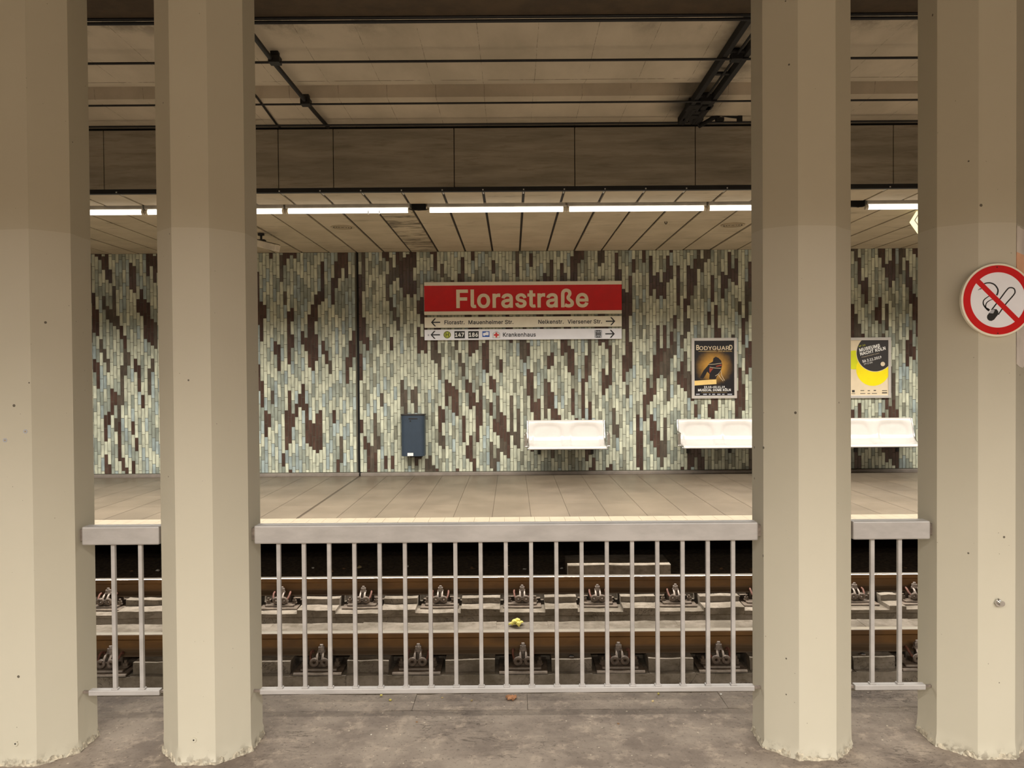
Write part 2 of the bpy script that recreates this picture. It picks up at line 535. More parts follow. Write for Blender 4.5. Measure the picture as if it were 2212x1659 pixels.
# ------------------------------------------------------------------ the setting
XL, XR = -11.0, 11.0
YW, YE = 11.32, 7.57            # tiled wall, platform edge
ZC, ZT = 3.293, 3.94            # suspended ceiling, ceiling over the track
ZR = -.368                      # rail head
JX = -2.25                      # movement joint through wall, floor and ceiling

# near platform
g = MB().box(XL, XR, -5, 3.40, -.9, 0); struct('floor', g, 'worn_concrete')
g = MB(); xs = [XL]
while xs[-1] < XR: xs.append(xs[-1] + R.uniform(.5, .9))
for a, b in zip(xs, xs[1:]):
    n = 8; pts = [(3.402, -.9), (3.402, -.001), (3.585, -.003), (3.60, -.02), (3.60, -.9)]
    g.prof(pts, [a + .0008 + (b - a - .0016) * i / n for i in range(n + 1)], .003)
struct('kerb_strip', g, 'worn_concrete')
g = MB().box(XL, XR, -5.2, -5, 0, 3.4); struct('wall_back', g, 'back_wall')
g = MB().box(XL, XR, -5.2, 2.6, 3.32, 3.45); struct('ceiling_near', g, 'beam_concrete_shaded')
g = MB().prof([(2.6, 3.31), (3.93, 3.319), (3.93, 4.2), (2.6, 4.2)], [XL, XR]); struct('beam', g, 'beam_concrete_shaded')

# ceiling over the track, with its shallow cove
prof = [(3.93, ZT + .02), (5.88, ZT), (5.90, ZT - .004), (6.42, ZT - .004), (6.48, ZT + .006), (6.54, ZT + .018), (6.60, ZT + .034), (6.66, ZT + .053), (6.72, ZT + .075), (6.795, ZT + .104), (6.80, ZT + .105),
        (6.815, ZT + .0), (7.62, ZT), (7.62, 4.25), (3.93, 4.25)]
g = MB().prof(prof, [XL, XR]); struct('ceiling_track', g, 'board_concrete', smooth=40)

# dark fascia panels above the far platform edge
fas = bpy.data.objects.new('trim_1', None); C.objects.link(fas); fas['kind'] = 'structure'
px = [-560, -300, -40, 79, 224, 340, 601, 720, 981, 1241.5, 1502, 1763, 1930, 2190, 2450, 2710]
jx = [at(u, 340, YE).x for u in px]
for a, b in zip(jx, jx[1:]):
    g = MB().box(a + .004, b - .004, YE, YE + .04, 3.333, 3.905)
    for ex in (a + .05, b - .05):
        for ez in (3.365, 3.875): g.cyl((ex, YE - .004, ez), (ex, YE + .01, ez), .006, 10)
    o = obj('fascia_panel', g, 'fascia_concrete', fas, bevel=.003)
g = MB().box(XL, XR, YE + .05, YE + .2, 3.34, ZT); struct('trim_2', g, 'dark_void')
g = MB().box(XL, XR, YE + .005, YE + .05, 3.29, 3.331); struct('trim_3', g, 'black')

# suspended ceiling panels over the far platform
LY = 8.2
g = MB(); x0 = .128 - .4 * 26
for k in range(53):
    a = x0 + k * .4; b = a + .4
    for (ya, yb) in ((YE + .052, LY - .07), (LY + .07, YW)):
        g.mi = 1 if (abs(a - (.128 - 1.6)) < .01 and ya > 8) else 0
        dz = R.uniform(-.003, .003)
        g.box(a + .014, b - .014, ya, yb, ZC + dz, ZC + .03 + dz)
    g.mi = 2; g.box(a - .014, a + .014, YE + .052, YW, ZC + .016, ZC + .03)
g.mi = 3; g.box(XL, XR, YE + .05, YW + .2, ZC + .034, ZC + .08)
for k in range(53):
    a = x0 + k * .4; g.mi = 4; g.box(a - .006, a + .006, YE + .0, YE + .16, ZC + .004, ZC + .016)
struct('ceiling', g, ['ceiling_panel', 'ceiling_panel_dirty', 'joint_dark', 'dark_void', 'housing'])

# far wall: upright glazed tiles, brown ones in climbing chains
def tile_wall():
    W, H, GAP = .0503, .1945, .0035
    ncol = int((XR - XL) / W); nrow = int(3.3 / H) + 3
    rr = random.Random(5)
    phase = []; ph = 0; d = 1
    for c in range(ncol):
        phase.append(ph % 1.0)
        if rr.random() < .28: d = -d
        ph += d * .25 if rr.random() < .85 else .5
    brown = {}
    cw, chh = 5.7, 3.2
    for gi in range(int(ncol / cw) + 1):
        for gj in range(-1, int(nrow / chh) + 2):
            c = int((gi + rr.random()) * cw); k = (gj + (.5 if gi % 2 else 0) + rr.uniform(-.1, .9)) * chh
            step = rr.choice((-1, 1)); drift = rr.choice((-1.1, -.75, -.5, .5, .75, 1.1))
            tone = rr.random()
            for _ in range(rr.choice((1, 2, 2, 3, 3, 4, 5))):
                if not 0 <= c < ncol: break
                ln = rr.choice((1, 1, 1, 2, 2, 2, 3))
                k0 = int(round(k - phase[c]))
                for i in range(ln): brown[(c, k0 + i)] = tone
                if rr.random() < .12: tone = rr.random()
                k += drift * rr.uniform(.5, 1.4); c += step
    vs, fs, cols, mi = [], [], [], []
    top = ZC - .002; bot = .055
    y0, y1 = YW + .004, YW
    for c in range(ncol):
        xa = XL + c * W + GAP / 2; xb = xa + W - GAP
        if abs((xa + xb) / 2 - JX) < W * .5: continue
        for k in range(-1, nrow):
            za = (k + phase[c]) * H + GAP / 2; zb = za + H - GAP
            za, zb = max(za, bot), min(zb, top)
            if zb - za < .012: continue
            if (c, k) in brown:
                b = rr.uniform(.8, 1.15); bc = lin((82, 62, 54)) if brown[(c, k)] < .75 else lin((92, 82, 72))
                col = tuple(q * b for q in bc)
            else:
                q = rr.random(); left = (xa + xb) / 2 < JX
                if q < (.52 if left else .64): col = lin((201, 203, 182))
                elif q < .84: col = lin((156, 162, 150))
                else: col = lin((166, 178, 176)) if left or rr.random() < .35 else lin((142, 142, 126))
                b = rr.uniform(.86, 1.1); col = tuple(min(.9, x * b) for x in col)
            o = len(vs); e = .003; ty = rr.uniform(-.0006, .0006)
            vs += [(xa, y0, za), (xb, y0, za), (xb, y0, zb), (xa, y0, zb), (xa + e, y1 + ty, za + e), (xb - e, y1 + ty, za + e), (xb - e, y1 - ty, zb - e), (xa + e, y1 - ty, zb - e)]
            for f in ((4, 5, 6, 7), (0, 1, 5, 4), (1, 2, 6, 5), (2, 3, 7, 6), (3, 0, 4, 7)):
                fs.append(tuple(o + i for i in f)); cols.append(col); mi.append(0)
    o = len(vs)
    for (a, b) in ((XL, JX - .028), (JX + .028, XR)):
        o = len(vs); vs += [(a, YW + .003, 0), (b, YW + .003, 0), (b, YW + .003, ZC + .03), (a, YW + .003, ZC + .03)]
        fs.append((o, o + 1, o + 2, o + 3)); cols.append((.2, .2, .2)); mi.append(1)
    o = len(vs)
    vs += [(XL, YW + .03, 0), (XR, YW + .03, 0), (XR, YW + .03, 3.4), (XL, YW + .03, 3.4)]
    fs.append((o, o + 1, o + 2, o + 3)); cols.append((.2, .2, .2)); mi.append(2)
    me = bpy.data.meshes.new('wall_far'); me.from_pydata(vs, [], fs)
    a = me.attributes.new('tile_colour', 'FLOAT_COLOR', 'FACE')
    a.data.foreach_set('color', [x for c in cols for x in (*c, 1)])
    me.polygons.foreach_set('material_index', mi)
    o = link_mesh('wall_far', me, ['glazed_tile', 'grout', 'black']); o['kind'] = 'structure'
tile_wall()
g = MB()
for a, b in ((XL, JX - .012), (JX + .012, XR)): g.box(a, b, YW - .035, YW + .01, 0, .046)
struct('baseboard_far', g, 'skirting', bevel=.004)

# far platform: paving, white edge tiles, edge stone, dark hollow underneath
def paving():
    vs, fs, cols = [], [], []
    rr = random.Random(3)
    def quad(a, b, c, d, col, z=0.):
        o = len(vs); vs.extend([(a, c, z), (b, c, z), (b, d, z), (a, d, z)]); fs.append((o, o + 1, o + 2, o + 3)); cols.append(col)
    k = 0; x0 = JX - .4065 * 22
    for i in range(60):
        a = x0 + i * .4065; b = a + .4065
        gl = .016 if abs(a - JX) < .01 else .0025; gr = .016 if abs(b - JX) < .01 else .0025
        ys = [7.99]; 
        while ys[-1] < YW: ys.append(min(YW + .01, ys[-1] + .8))
        for c, d in zip(ys, ys[1:]):
            q = rr.uniform(.93, 1.05); quad(a + gl, b - gr, c + .0015, d - .0015, (q, q, q * .99))
    quad(XL, XR, 7.98, YW, (.42, .38, .34), -.002)
    me = bpy.data.meshes.new('platform_floor'); me.from_pydata(vs, [], fs)
    at2 = me.attributes.new('tile_colour', 'FLOAT_COLOR', 'FACE'); at2.data.foreach_set('color', [x for c in cols for x in (*c, 1)])
    o = link_mesh('floor_far', me, 'platform_paving'); o['kind'] = 'structure'
paving()
g = MB(); w_ = .1545; x0 = JX - w_ * 60
for i in range(130):
    a = x0 + i * w_; g.box(a + .0012, a + w_ - .0012, 7.72, 7.988, -.01, .001)
struct('trim_4', g, 'edge_white')
g = MB().box(XL, XR, 7.60, 7.718, -.16, 0).box(XL, XR, 7.60, YW + .1, -.16, -.012); struct('platform_slab', g, 'edge_stone')
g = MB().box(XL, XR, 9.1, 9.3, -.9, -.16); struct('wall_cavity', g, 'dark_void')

# track bed
near_u = [265, 480, 693, 903, 1130, 1337, 1554, 1775, 1985]
near_x = [at(u, 1420, 5.45).x for u in near_u]; near_x[0] = at(236, 1420, 5.45).x
far_u = [231, 430, 608, 784, 951, 1128, 1291, 1460, 1634, 1810, 1978]
far_x = [at(u, 1285, 6.95).x for u in far_u]; far_x[9] = at(1848, 1285, 6.95).x; far_x[8] = at(1640, 1285, 6.95).x
def bed(name, prof_n, prof_p, xs, hw):
    g = MB(); cur = XL
    for x in xs:
        g.prof(prof_n, frange(cur, x - hw - .03, .09), .004); g.prof(prof_p, frange(x - hw - .03, x + hw + .03, .09), .003); cur = x + hw + .03
    g.prof(prof_n, frange(cur, XR, .09), .004)
    struct(name, g, 'track_concrete')
ZA = -.5185
bed('track_bed_near', [(5.34, -.85), (5.34, -.606), (5.388, -.603), (5.39, ZA - .002), (5.625, ZA - .002), (5.63, -.45), (6.0, -.45), (6.0, -.85)],
    [(5.34, -.85), (5.34, -.608), (5.45, -.606), (5.54, -.606), (5.625, -.606), (5.63, -.45), (6.0, -.45), (6.0, -.85)], near_x, .17)
bed('track_bed_far', [(6.765, -.85), (6.76, -.64), (6.727, -.632), (6.727, -.572), (6.89, -.569), (6.892, ZA - .002), (7.13, ZA - .002), (7.16, ZA - .004), (7.30, -.52), (7.30, -.85)],
    [(6.765, -.85), (6.76, -.64), (6.727, -.632), (6.727, -.604), (6.95, -.604), (7.04, -.604), (7.13, -.604), (7.16, ZA - .004), (7.30, -.52), (7.30, -.85)], far_x, .17)
g = MB().box(XL, XR, 5.95, 6.80, -.95, -.76).box(XL, XR, 3.55, 5.40, -.95, -.80); struct('track_floor', g, 'track_concrete')
g = MB().box(XL, XR, 7.28, 9.2, -.95, -.525); struct('ground_cavity', g, 'cavity_ground')

# rails
RAILP = [(-.0625, 0), (-.0625, .010), (-.030, .020), (-.009, .034), (-.007, .098), (-.012, .108), (-.033, .114), (-.0335, .140), (-.030, .147), (-.024, .149)]
def rail(yc, label):
    t = thing('running_rail', label, 'rail', (0, yc, ZA))
    pts = [(yc + y, ZA + z) for y, z in RAILP] + [(yc - y, ZA + z) for y, z in reversed(RAILP)]
    obj('rail_body', MB().prof(pts, [XL, XR]), 'rail_rust', t)
    top = [(-.0315, .1465), (-.027, .1492), (0, .1502), (.027, .1492), (.0315, .1465), (.02, .146), (-.02, .146)]
    o = obj('running_surface', MB().prof([(yc + y, ZA + z + .0006) for y, z in top], [XL, XR]), 'rail_top', t)
    o['label'] = 'polished bright top of the rail head'
    return t
YN, YF = 5.5535, 7.0535
rail(YN, 'rusty brown rail on the side of the track nearer the railing')
rail(YF, 'rusty brown rail beside the dark hollow under the far platform')

# rail fasteners
def make_fastener():
    t = thing('rail_fastener', 'x', 'rail fastener', (0, 0, 0))
    obj('base_plate', MB().box(-.17, .17, -.21, .085, -.086, -.070), 'plate_steel', t, bevel=.003)
    g = MB(); g.box(-.168, .168, -.2125, -.2085, -.083, -.071); g.box(-.125, .125, -.172, -.165, -.068, -.056)
    o = obj('plate_rim', g, 'plate_edge', t); o['label'] = 'worn pale front edge of the plate'
    g = MB().box(-.13, .13, -.168, .08, -.070, -.054).box(-.075, .075, -.062, .062, -.056, -.002)
    g.box(-.062, .062, -.135, -.064, -.056, -.030)
    obj('rib_plate', g, 'plate_steel', t, bevel=.003)
    # spring clip: two coils facing the platform, prongs running up onto the rail foot
    g = MB()
    for s in (-1, 1):
        pts = []
        for i in range(25):
            a = PI * .5 + s * 0 - i / 24 * 2.2 * PI
            pts.append((s * (.036 - .021 * math.cos(a)), -.142 - .012 * i / 24, -.018 + .021 * math.sin(a)))
        g.mi = 1; g.tube(pts, .0125, 8); g.mi = 0
        g.tube([(s * .018, -.150, -.012), (s * .020, -.140, .008), (s * .020, -.122, .024), (s * .019, -.10, .036), (s * .017, -.07, .036), (s * .016, -.050, .022)], .0078, 8)
    g.mi = 1; g.tube([(-.036, -.142, .006), (-.012, -.136, -.012), (.012, -.136, -.012), (.036, -.142, .006)], .0085, 8)
    obj('spring_clip', g, ['clip_steel', 'coil_steel'], t, smooth=40)
    for s in (-1, 1):
        g = MB().tube([(s * .060, -.140, -.012), (s * .070, -.118, .006), (s * .074, -.088, .030), (s * .072, -.064, .036), (s * .068, -.046, .030), (s * .066, -.042, .012)], .0085, 8)
        o = obj('hook', g, 'hook_rust', t, smooth=40); o['label'] = 'rusty red end loop of the spring clip'
    g = MB().cyl((0, -.080, -.03), (0, -.080, .082), .012, 14)
    g.cyl((0, -.080, .038), (0, -.080, .046), .028, 18); g.cyl((0, -.080, .046), (0, -.080, .072), .024, 6)
    g.cyl((0, -.080, .072), (0, -.080, .088), .015, 14, .011)
    obj('clamp_bolt', g, 'nut_steel', t, smooth=30)
    for s in (-1, 1):
        g = MB().cyl((s * .118, -.105, -.056), (s * .118, -.105, -.048), .024, 18); g.cyl((s * .118, -.105, -.048), (s * .118, -.105, -.026), .019, 6); g.cyl((s * .118, -.105, -.026), (s * .118, -.105, -.006), .010, 12)
        obj('anchor_bolt', g, 'plate_steel', t, smooth=30)
    return t
F0 = make_fastener(); used = False
ORD = ['first', 'second', 'third', 'fourth', 'fifth', 'sixth', 'seventh', 'eighth', 'ninth', 'tenth', 'eleventh', 'twelfth', 'thirteenth', 'fourteenth', 'fifteenth', 'sixteenth', 'seventeenth', 'eighteenth', 'nineteenth']
def bar_place(u):
    q = (u - 603.8) / 54.43
    if abs(q - round(q)) < .13: return 'behind the %s bar from the screw-cap column' % ORD[int(round(q))]
    i = int(math.floor(q))
    return 'between the %s and %s bars from the screw-cap column' % (ORD[i], ORD[i + 1])
for us, xs, yc, side in ((near_u, near_x, YN, 'nearer'), (far_u, far_x, YF, 'farther')):
    for i, x in enumerate(xs):
        o = F0 if not used else dup(F0, (x, yc, ZA)); used = True
        o.location = (x, yc, ZA); o['group'] = 'fasteners of the %s rail' % side
        u = us[i]
        if u < 330: w_ = 'behind the short railing with the plugged column'
        elif u < 600 and side == 'nearer' or u < 500: w_ = 'behind the screw-cap column'
        elif u > 1940: w_ = 'cut by the no-smoking column, behind the short railing'
        elif u > 1790: w_ = 'behind the short railing, beside the plain column'
        elif u > 1600: w_ = 'behind the plain column at the long railing end'
        else: w_ = bar_place(u)
        o['label'] = ('rail fastener on the %s rail ' % side) + w_

# ------------------------------------------------------------------ lights
def luminaire(xa, xb, y, label, group, zt=ZC, watt=LAMP_W):
    xm = (xa + xb) / 2
    t = thing('tube_light', label, 'ceiling light', (xm, y, zt), group)
    g = MB().box(xa + .01, xb - .01, y - .045, y + .045, zt - .03, zt + .02)
    obj('housing', g, 'housing', t, bevel=.004)
    zc = zt - .055
    pr = [(y + .024 * math.cos(2 * PI * i / 20), zc + .026 * math.sin(2 * PI * i / 20)) for i in range(20)]
    o = obj('tube', MB().prof(pr, [xa + .035, xb - .035]), 'tube_glow', t, smooth=40)
    for q in (xa, xb - .035):
        obj('end_cap', MB().prof([(y + .027 * math.cos(2 * PI * i / 16), zc + .029 * math.sin(2 * PI * i / 16)) for i in range(16)], [q + .004, q + .031]), 'camera_white', t)
    l = bpy.data.lights.new('lamp', 'AREA'); l.shape = 'RECTANGLE'; l.size = xb - xa - .1; l.size_y = .05
    l.energy = watt * (xb - xa) / 1.49; l.color = LAMP_COL; l.spread = SPREAD
    lo = bpy.data.objects.new('lamp', l); C.objects.link(lo); lo.parent = t; lo.location = (0, 0, -.087)
    return t
sp = 1.493; j0 = at(1223, 455, LY).x
FAR = []
k = -6
while k <= 6:
    a = j0 + sp * k; b = a + sp
    FAR.append((a, b)); k += 1
JUNC = (at(888, 455, LY).x, at(922, 455, LY).x)
fl = {-1: 'tube light between the gap in the row and the station sign middle',
      0: 'tube light above the right half of the station name sign', 1: 'tube light above the musical poster, ending at a column',
      2: 'short lit length of tube light above the yellow circle poster', -2: 'tube light just before the gap in the row, with two bright specks under it',
      -4: 'tube light reaching in between the plugged column and the screw cap column',
      -3: 'tube light half hidden by the column with the screw cap'}
for i, (a, b) in enumerate(FAR):
    k = i - 6
    if k == -2: b = JUNC[0]
    if k == -1: a = JUNC[1]
    if k == -2: a = j0 + sp * -2 - .0
    if k == 2: a = at(1868, 447, LY).x; b = a + sp
    if k == 3: a = at(1868, 447, LY).x + sp; b = a + sp
    lab = fl.get(k, 'tube light far along the platform ceiling beyond the outer columns')
    luminaire(a, b, LY, lab, 'tube lights along the far platform ceiling')
g = MB().box(JUNC[0] + .01, JUNC[1] - .01, LY - .03, LY + .03, ZC - .05, ZC + .01).tube([(JUNC[0] - .03, LY - .02, ZC - .045), (sum(JUNC) / 2, LY - .035, ZC - .06), (JUNC[1] + .03, LY - .02, ZC - .05)], .006, 8)
tag(obj('junction_box', g, 'soot', bevel=.004), 'dark junction box with a cable in the gap between two tube lights', 'junction box')
g = MB().box(at(1838, 447, LY).x - .08, at(1866, 447, LY).x, LY - .03, LY + .03, ZC - .05, ZC + .01).tube([(at(1838, 447, LY).x, LY - .04, ZC - .05), (at(1850, 447, LY).x, LY - .04, ZC - .06), (at(1864, 447, LY).x, LY - .03, ZC - .045)], .008, 8)
tag(obj('junction_box', g, 'soot', bevel=.004), 'dark junction box above the yellow circle poster, at the lit tube end', 'junction box')
for i in range(2):
    u = (796.5, 820.5)[i]; p = at(u, 462.5, LY)
    g = MB().tube([(p.x, LY - .03, p.z + .03), (p.x, LY - .03, p.z - .006)], .005, 8)
    tag(obj('clip', g, 'white', smooth=40), ('small white clip under the tube light, the one farther from the gap', 'small white clip under the tube light, the one nearer the gap')[i], 'clip')
for NYL in (-.82, -2.9):  # the row farther back is added to brighten the near track bed
    for k in range(-4, 4):
        luminaire(j0 + sp * k, j0 + sp * (k + 1), NYL, 'unseen tube light on the near platform ceiling behind the viewpoint', 'tube lights along the near platform ceiling', 3.32, LAMP_W_NEAR[NYL])

# ------------------------------------------------------------------ columns
YCOL, RC = 3.1157, .188
RI = RC * math.cos(PI / 8)
COLX = [-1.9135, -1.2244, 1.1686, 1.857]
clab = ['cream octagonal column with two small grey marks, at the end of the short railing with two bars showing, beside the screw cap column',
        'cream octagonal column with one screw cap near its foot, at the long railing',
        'cream octagonal column covering part of the long bench, plain and without any sign',
        'cream octagonal column carrying the round no-smoking sign']
clab[0] = 'cream octagonal column with two small grey plugs, cut by the picture edge'
def column(X, label, seed):
    rr = random.Random(seed)
    t = thing('column', label, 'column', (X, YCOL, 0), 'octagonal columns along the near platform edge')
    t['kind'] = 'thing'
    g = MB(); SEG = 8
    zs = [0, .012, .03, .05, .08, .3, 1.0, 2.0, 3.29]
    ring = []
    for k in range(8):
        a0 = PI / 8 + k * PI / 4; a1 = a0 + PI / 4
        p0 = Vector((RC * math.cos(a0), RC * math.sin(a0))); p1 = Vector((RC * math.cos(a1), RC * math.sin(a1)))
        for i in range(SEG): ring.append(p0.lerp(p1, i / SEG))
    n = len(ring)
    for z in zs:
        amp = .010 if z < .02 else .006 if z < .04 else .002 if z < .06 else 0
        for q in ring:
            d = q.normalized(); e = rr.uniform(-amp * .2, amp) if amp else 0
            pp = q + d * e
            g.v.append((X + pp.x, YCOL + pp.y, z))
    for i in range(len(zs) - 1):
        for k in range(n):
            k2 = (k + 1) % n; g.f.append((i * n + k, i * n + k2, (i + 1) * n + k2, (i + 1) * n + k)); g.m.append(0)
    g.f.append(tuple(range((len(zs) - 1) * n, len(zs) * n))); g.m.append(0)
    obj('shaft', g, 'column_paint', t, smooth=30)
    g = MB(); n2 = 96
    for (off, z) in ((-.002, .022), (.003, .014), (.007, .003), (.007, -.002), (-.02, -.002)):
        for i in range(n2):
            a = 2 * PI * i / n2; th = (a - PI / 8) % (PI / 4) - PI / 8
            rad = RI / math.cos(th) + off + (rr.uniform(-.004, .005) if 0 < off else 0)
            g.v.append((X + rad * math.cos(a), YCOL + rad * math.sin(a), z + (rr.uniform(-.008, .012) if z > .01 else 0)))
    for i in range(4):
        for k in range(n2):
            k2 = (k + 1) % n2; g.f.append((i * n2 + k, i * n2 + k2, (i + 1) * n2 + k2, (i + 1) * n2 + k)); g.m.append(0)
    o = obj('mortar_skirt', g, 'mortar', t); o['label'] = 'ragged chipped mortar round the column foot'
    return t
cols = [column(x, l, 40 + i) for i, (x, l) in enumerate(zip(COLX, clab))]
def screw_cap(col, u, v):
    yf = YCOL - RI; p = at(u, v, yf)
    g = MB().cyl((p.x, yf + .004, p.z), (p.x, yf - .003, p.z), .010, 24); g.mi = 1; g.cyl((p.x, yf - .0032, p.z), (p.x, yf - .0044, p.z), .0028, 12)
    obj('screw_cap', g, ['column_paint', 'ink'], col, smooth=40)
screw_cap(cols[1], 419, 1598); screw_cap(cols[0], 34, 1606)
yf = YCOL - RI
for u, v in ((11, 951), (55, 932)):
    p = at(u, v, yf); g = MB().cyl((p.x, yf + .003, p.z), (p.x, yf - .0012, p.z), .008, 20); g.mi = 1; g.cyl((p.x, yf - .001, p.z), (p.x, yf - .002, p.z), .0035, 12)
    obj('plug', g, ['sign_grey', 'grille'], cols[0], smooth=40)
p = at(2157, 1301, yf)
g = MB().cyl((p.x, yf + .01, p.z), (p.x + .002, yf - .022, p.z), .010, 20); g.cyl((p.x - .004, yf - .002, p.z), (p.x - .004, yf - .010, p.z), .015, 6)
g.cyl((p.x - .006, yf - .006, p.z + .006), (p.x - .008, yf - .012, p.z + .018), .003, 8)
o = obj('bolt_stub', g, 'chrome', cols[3], smooth=40)
# torn paper on the slanting face of the sign column
a0 = Vector((COLX[3] + RC * math.cos(-3 * PI / 8), YCOL + RC * math.sin(-3 * PI / 8))); a1 = Vector((COLX[3] + RC * math.cos(-PI / 8), YCOL + RC * math.sin(-PI / 8)))
nrm = Vector((math.cos(-PI / 4), math.sin(-PI / 4)))
def facept(s_, z_, d_): q = a0.lerp(a1, s_) + nrm * d_; return (q.x, q.y, z_)
g = MB(); zt = at(2200, 487, yf).z; zb = at(2200, 790, yf).z; rr = random.Random(8); nz = 16
for i in range(nz + 1):
    z_ = zt + (zb - zt) * i / nz
    for d_ in (.0006, .0016):
        for s_ in (.012 + rr.uniform(0, .03), .35, .7, .93 + rr.uniform(-.03, .03)):
            g.v.append(facept(s_, z_ + (rr.uniform(-.012, .012) if i in (0, nz) else 0), d_))
for i in range(nz):
    for L in (0, 4):
        for k in range(3):
            g.mi = 1 if (i < 3 or i > 10) else 0
            b = i * 8 + L + k; g.f.append((b, b + 1, b + 9, b + 8)); g.m.append(g.mi)
tag(obj('paper_remnant', g, ['paper_peach', 'paper_grey']), 'torn strip of pasted peach and grey paper behind the edge of the no-smoking sign', 'paper')

# ------------------------------------------------------------------ railings
def railing(xa, xb, ends, bars, label):
    yr = 3.087; zt, zbm = .898, .824
    t = thing('railing', label, 'railing', ((xa + xb) / 2, yr, 0), 'aluminium railings between the columns')
    obj('handrail', MB().box(xa, xb, 3.06, 3.114, zbm, zt), 'railing_aluminium', t, bevel=.006)
    obj('bottom_rail', MB().box(xa + .012, xb - .012, 3.07, 3.10, .2146, .236), 'railing_aluminium', t, bevel=.003)
    for x in bars: obj('baluster', MB().box(x - .008, x + .008, 3.077, 3.093, .232, zbm + .004).box(x - .0125, x + .0125, 3.0735, 3.0965, .2355, .2415), 'railing_aluminium', t, bevel=.002)
    for x, s in ends:
        xi = x + s * .016
        g = MB().box(min(x, xi) - .002, max(x, xi) + .002, 3.078, 3.100, zbm + .014, zt - .014)
        obj('end_bracket', g, 'nut_steel', t)
        g = MB().box(min(x, x + s * .04), max(x, x + s * .03) + .002, 3.080, 3.092, .221, .230)
        obj('end_bracket', g, 'nut_steel', t)
    return t
n = 19
bx = [at(603.8 + (1583.5 - 603.8) * i / 18, 1330, 3.085).x for i in range(n)]
L, RR_ = COLX[1] + RI, COLX[2] - RI
railing(L + .016, RR_ - .016, ((L, 1), (RR_, -1)), bx, 'long aluminium railing of nineteen bars in front of the track, between the two middle columns')
L, RR_ = COLX[0] + RI, COLX[1] - RI
b0 = at(247.5, 1330, 3.085).x; b1 = at(306, 1330, 3.085).x
railing(L + .016, RR_ - .016, ((L, 1), (RR_, -1)), [b0, b1, 2 * b1 - b0], 'short aluminium railing beside the column cut by the picture edge')
L, RR_ = COLX[2] + RI, COLX[3] - RI
b0 = at(1883.5, 1330, 3.085).x; b1 = at(1942.5, 1330, 3.085).x
railing(L + .016, RR_ - .016, ((L, 1), (RR_, -1)), [2 * b0 - b1, b0, b1], 'short aluminium railing beside the no-smoking column')

# ------------------------------------------------------------------ station signs
YS = YW - .055
def P(u, v, y=YS): q = at(u, v, y); return q.x, q.z
def plate(parent, name, u0, u1, v0, v1, mat, y0=YS, y1=YW - .006):
    x0 = P(u0, (v0 + v1) / 2)[0]; x1 = P(u1, (v0 + v1) / 2)[0]; uc = 1130
    return obj(name, MB().box(x0, x1, y0, y1, P(uc, v1)[1], P(uc, v0)[1]), mat, parent, bevel=.002)
def T(parent, name, body, mat, u0, u1, vb, vt, bold=0., y=YS - .0005):
    uc = (u0 + u1) / 2
    return text(name, body, mat, P(u0, vb)[0], P(u1, vb)[0], P(uc, vb)[1], P(uc, vt)[1] - P(uc, vb)[1], y, parent, bold)
def arrow(parent, u0, u1, vc, left, mat='ink', y=YS - .0005):
    x0, z = P(u0, vc); x1 = P(u1, vc)[0]; s = 1 if left else -1
    tip = x0 if left else x1; L = x1 - x0; h = .0085
    g = MB().poly([(tip + s * .012, z - h), (tip + s * L, z - h), (tip + s * L, z + h), (tip + s * .012, z + h)], y - .0014, y + .001)
    for q in (1, -1):
        g.poly([(tip, z), (tip + s * .052, z + q * .058), (tip + s * .074, z + q * .058), (tip + s * .024, z), (tip + s * .012, z - q * .004)], y - .0015 - .0002 * (q > 0), y + .001)
    obj('arrow', g, mat, parent)
t = thing('station_name_sign', 'wide red station name sign with cream bands and large cream lettering', 'sign', (P(1130, 640)[0], YS, P(1130, 678.6)[1]))
plate(t, 'panel', 916.5, 1343, 615.4, 671.9, 'sign_red')
plate(t, 'band', 916.5, 1343, 608.2, 615.8, 'sign_cream', YS - .006); plate(t, 'band', 916.5, 1343, 671.5, 678.8, 'sign_cream', YS - .006)
T(t, 'lettering', 'Florastraße', 'letter_cream', 985.7, 1271.3, 664.6, 624.6, .021)
t = thing('direction_sign', 'cream direction sign with street names and arrows, under the red name sign', 'sign', (P(1130, 695)[0], YS, P(1130, 706.5)[1]))
plate(t, 'panel', 917, 1343, 684, 706.6, 'sign_cream')
arrow(t, 931, 951, 696.4, True); arrow(t, 1308.6, 1329, 694, False)
for b_, u0, u1, vb in (('Florastr.', 960, 1003.6, 700.6), ('Mauenheimer Str.', 1012, 1109, 700.2), ('Nelkenstr.', 1163, 1217.3, 699.3), ('Viersener Str.', 1226, 1300.3, 698.9)):
    T(t, 'lettering', b_, 'ink', u0, u1, vb, vb - 8.6, .017)
t = thing('direction_sign', 'white direction sign with bus numbers, coloured symbols and arrows, lowest of the sign boards', 'sign', (P(1130, 722)[0], YS, P(1130, 733.3)[1]))
plate(t, 'panel', 917, 1343, 710.8, 733.4, 'sign_white')
arrow(t, 930, 950.5, 723.4, True); arrow(t, 1307.5, 1328, 721.2, False)
x, z = P(966, 723.2); e = YS - .0006
g = MB().disc((x, z), .054, e - .001, YS + .001)
ss = obj('stop_symbol', g, 'sign_green', t)
g = MB().disc((x, z), .050, e - .0018, e - .0005, ir=.042); obj('ring', g, 'ink', ss)
T(ss, 'lettering', 'H', 'ink', 962.8, 969.3, 727.4, 718.8, .012, y=e - .0009)
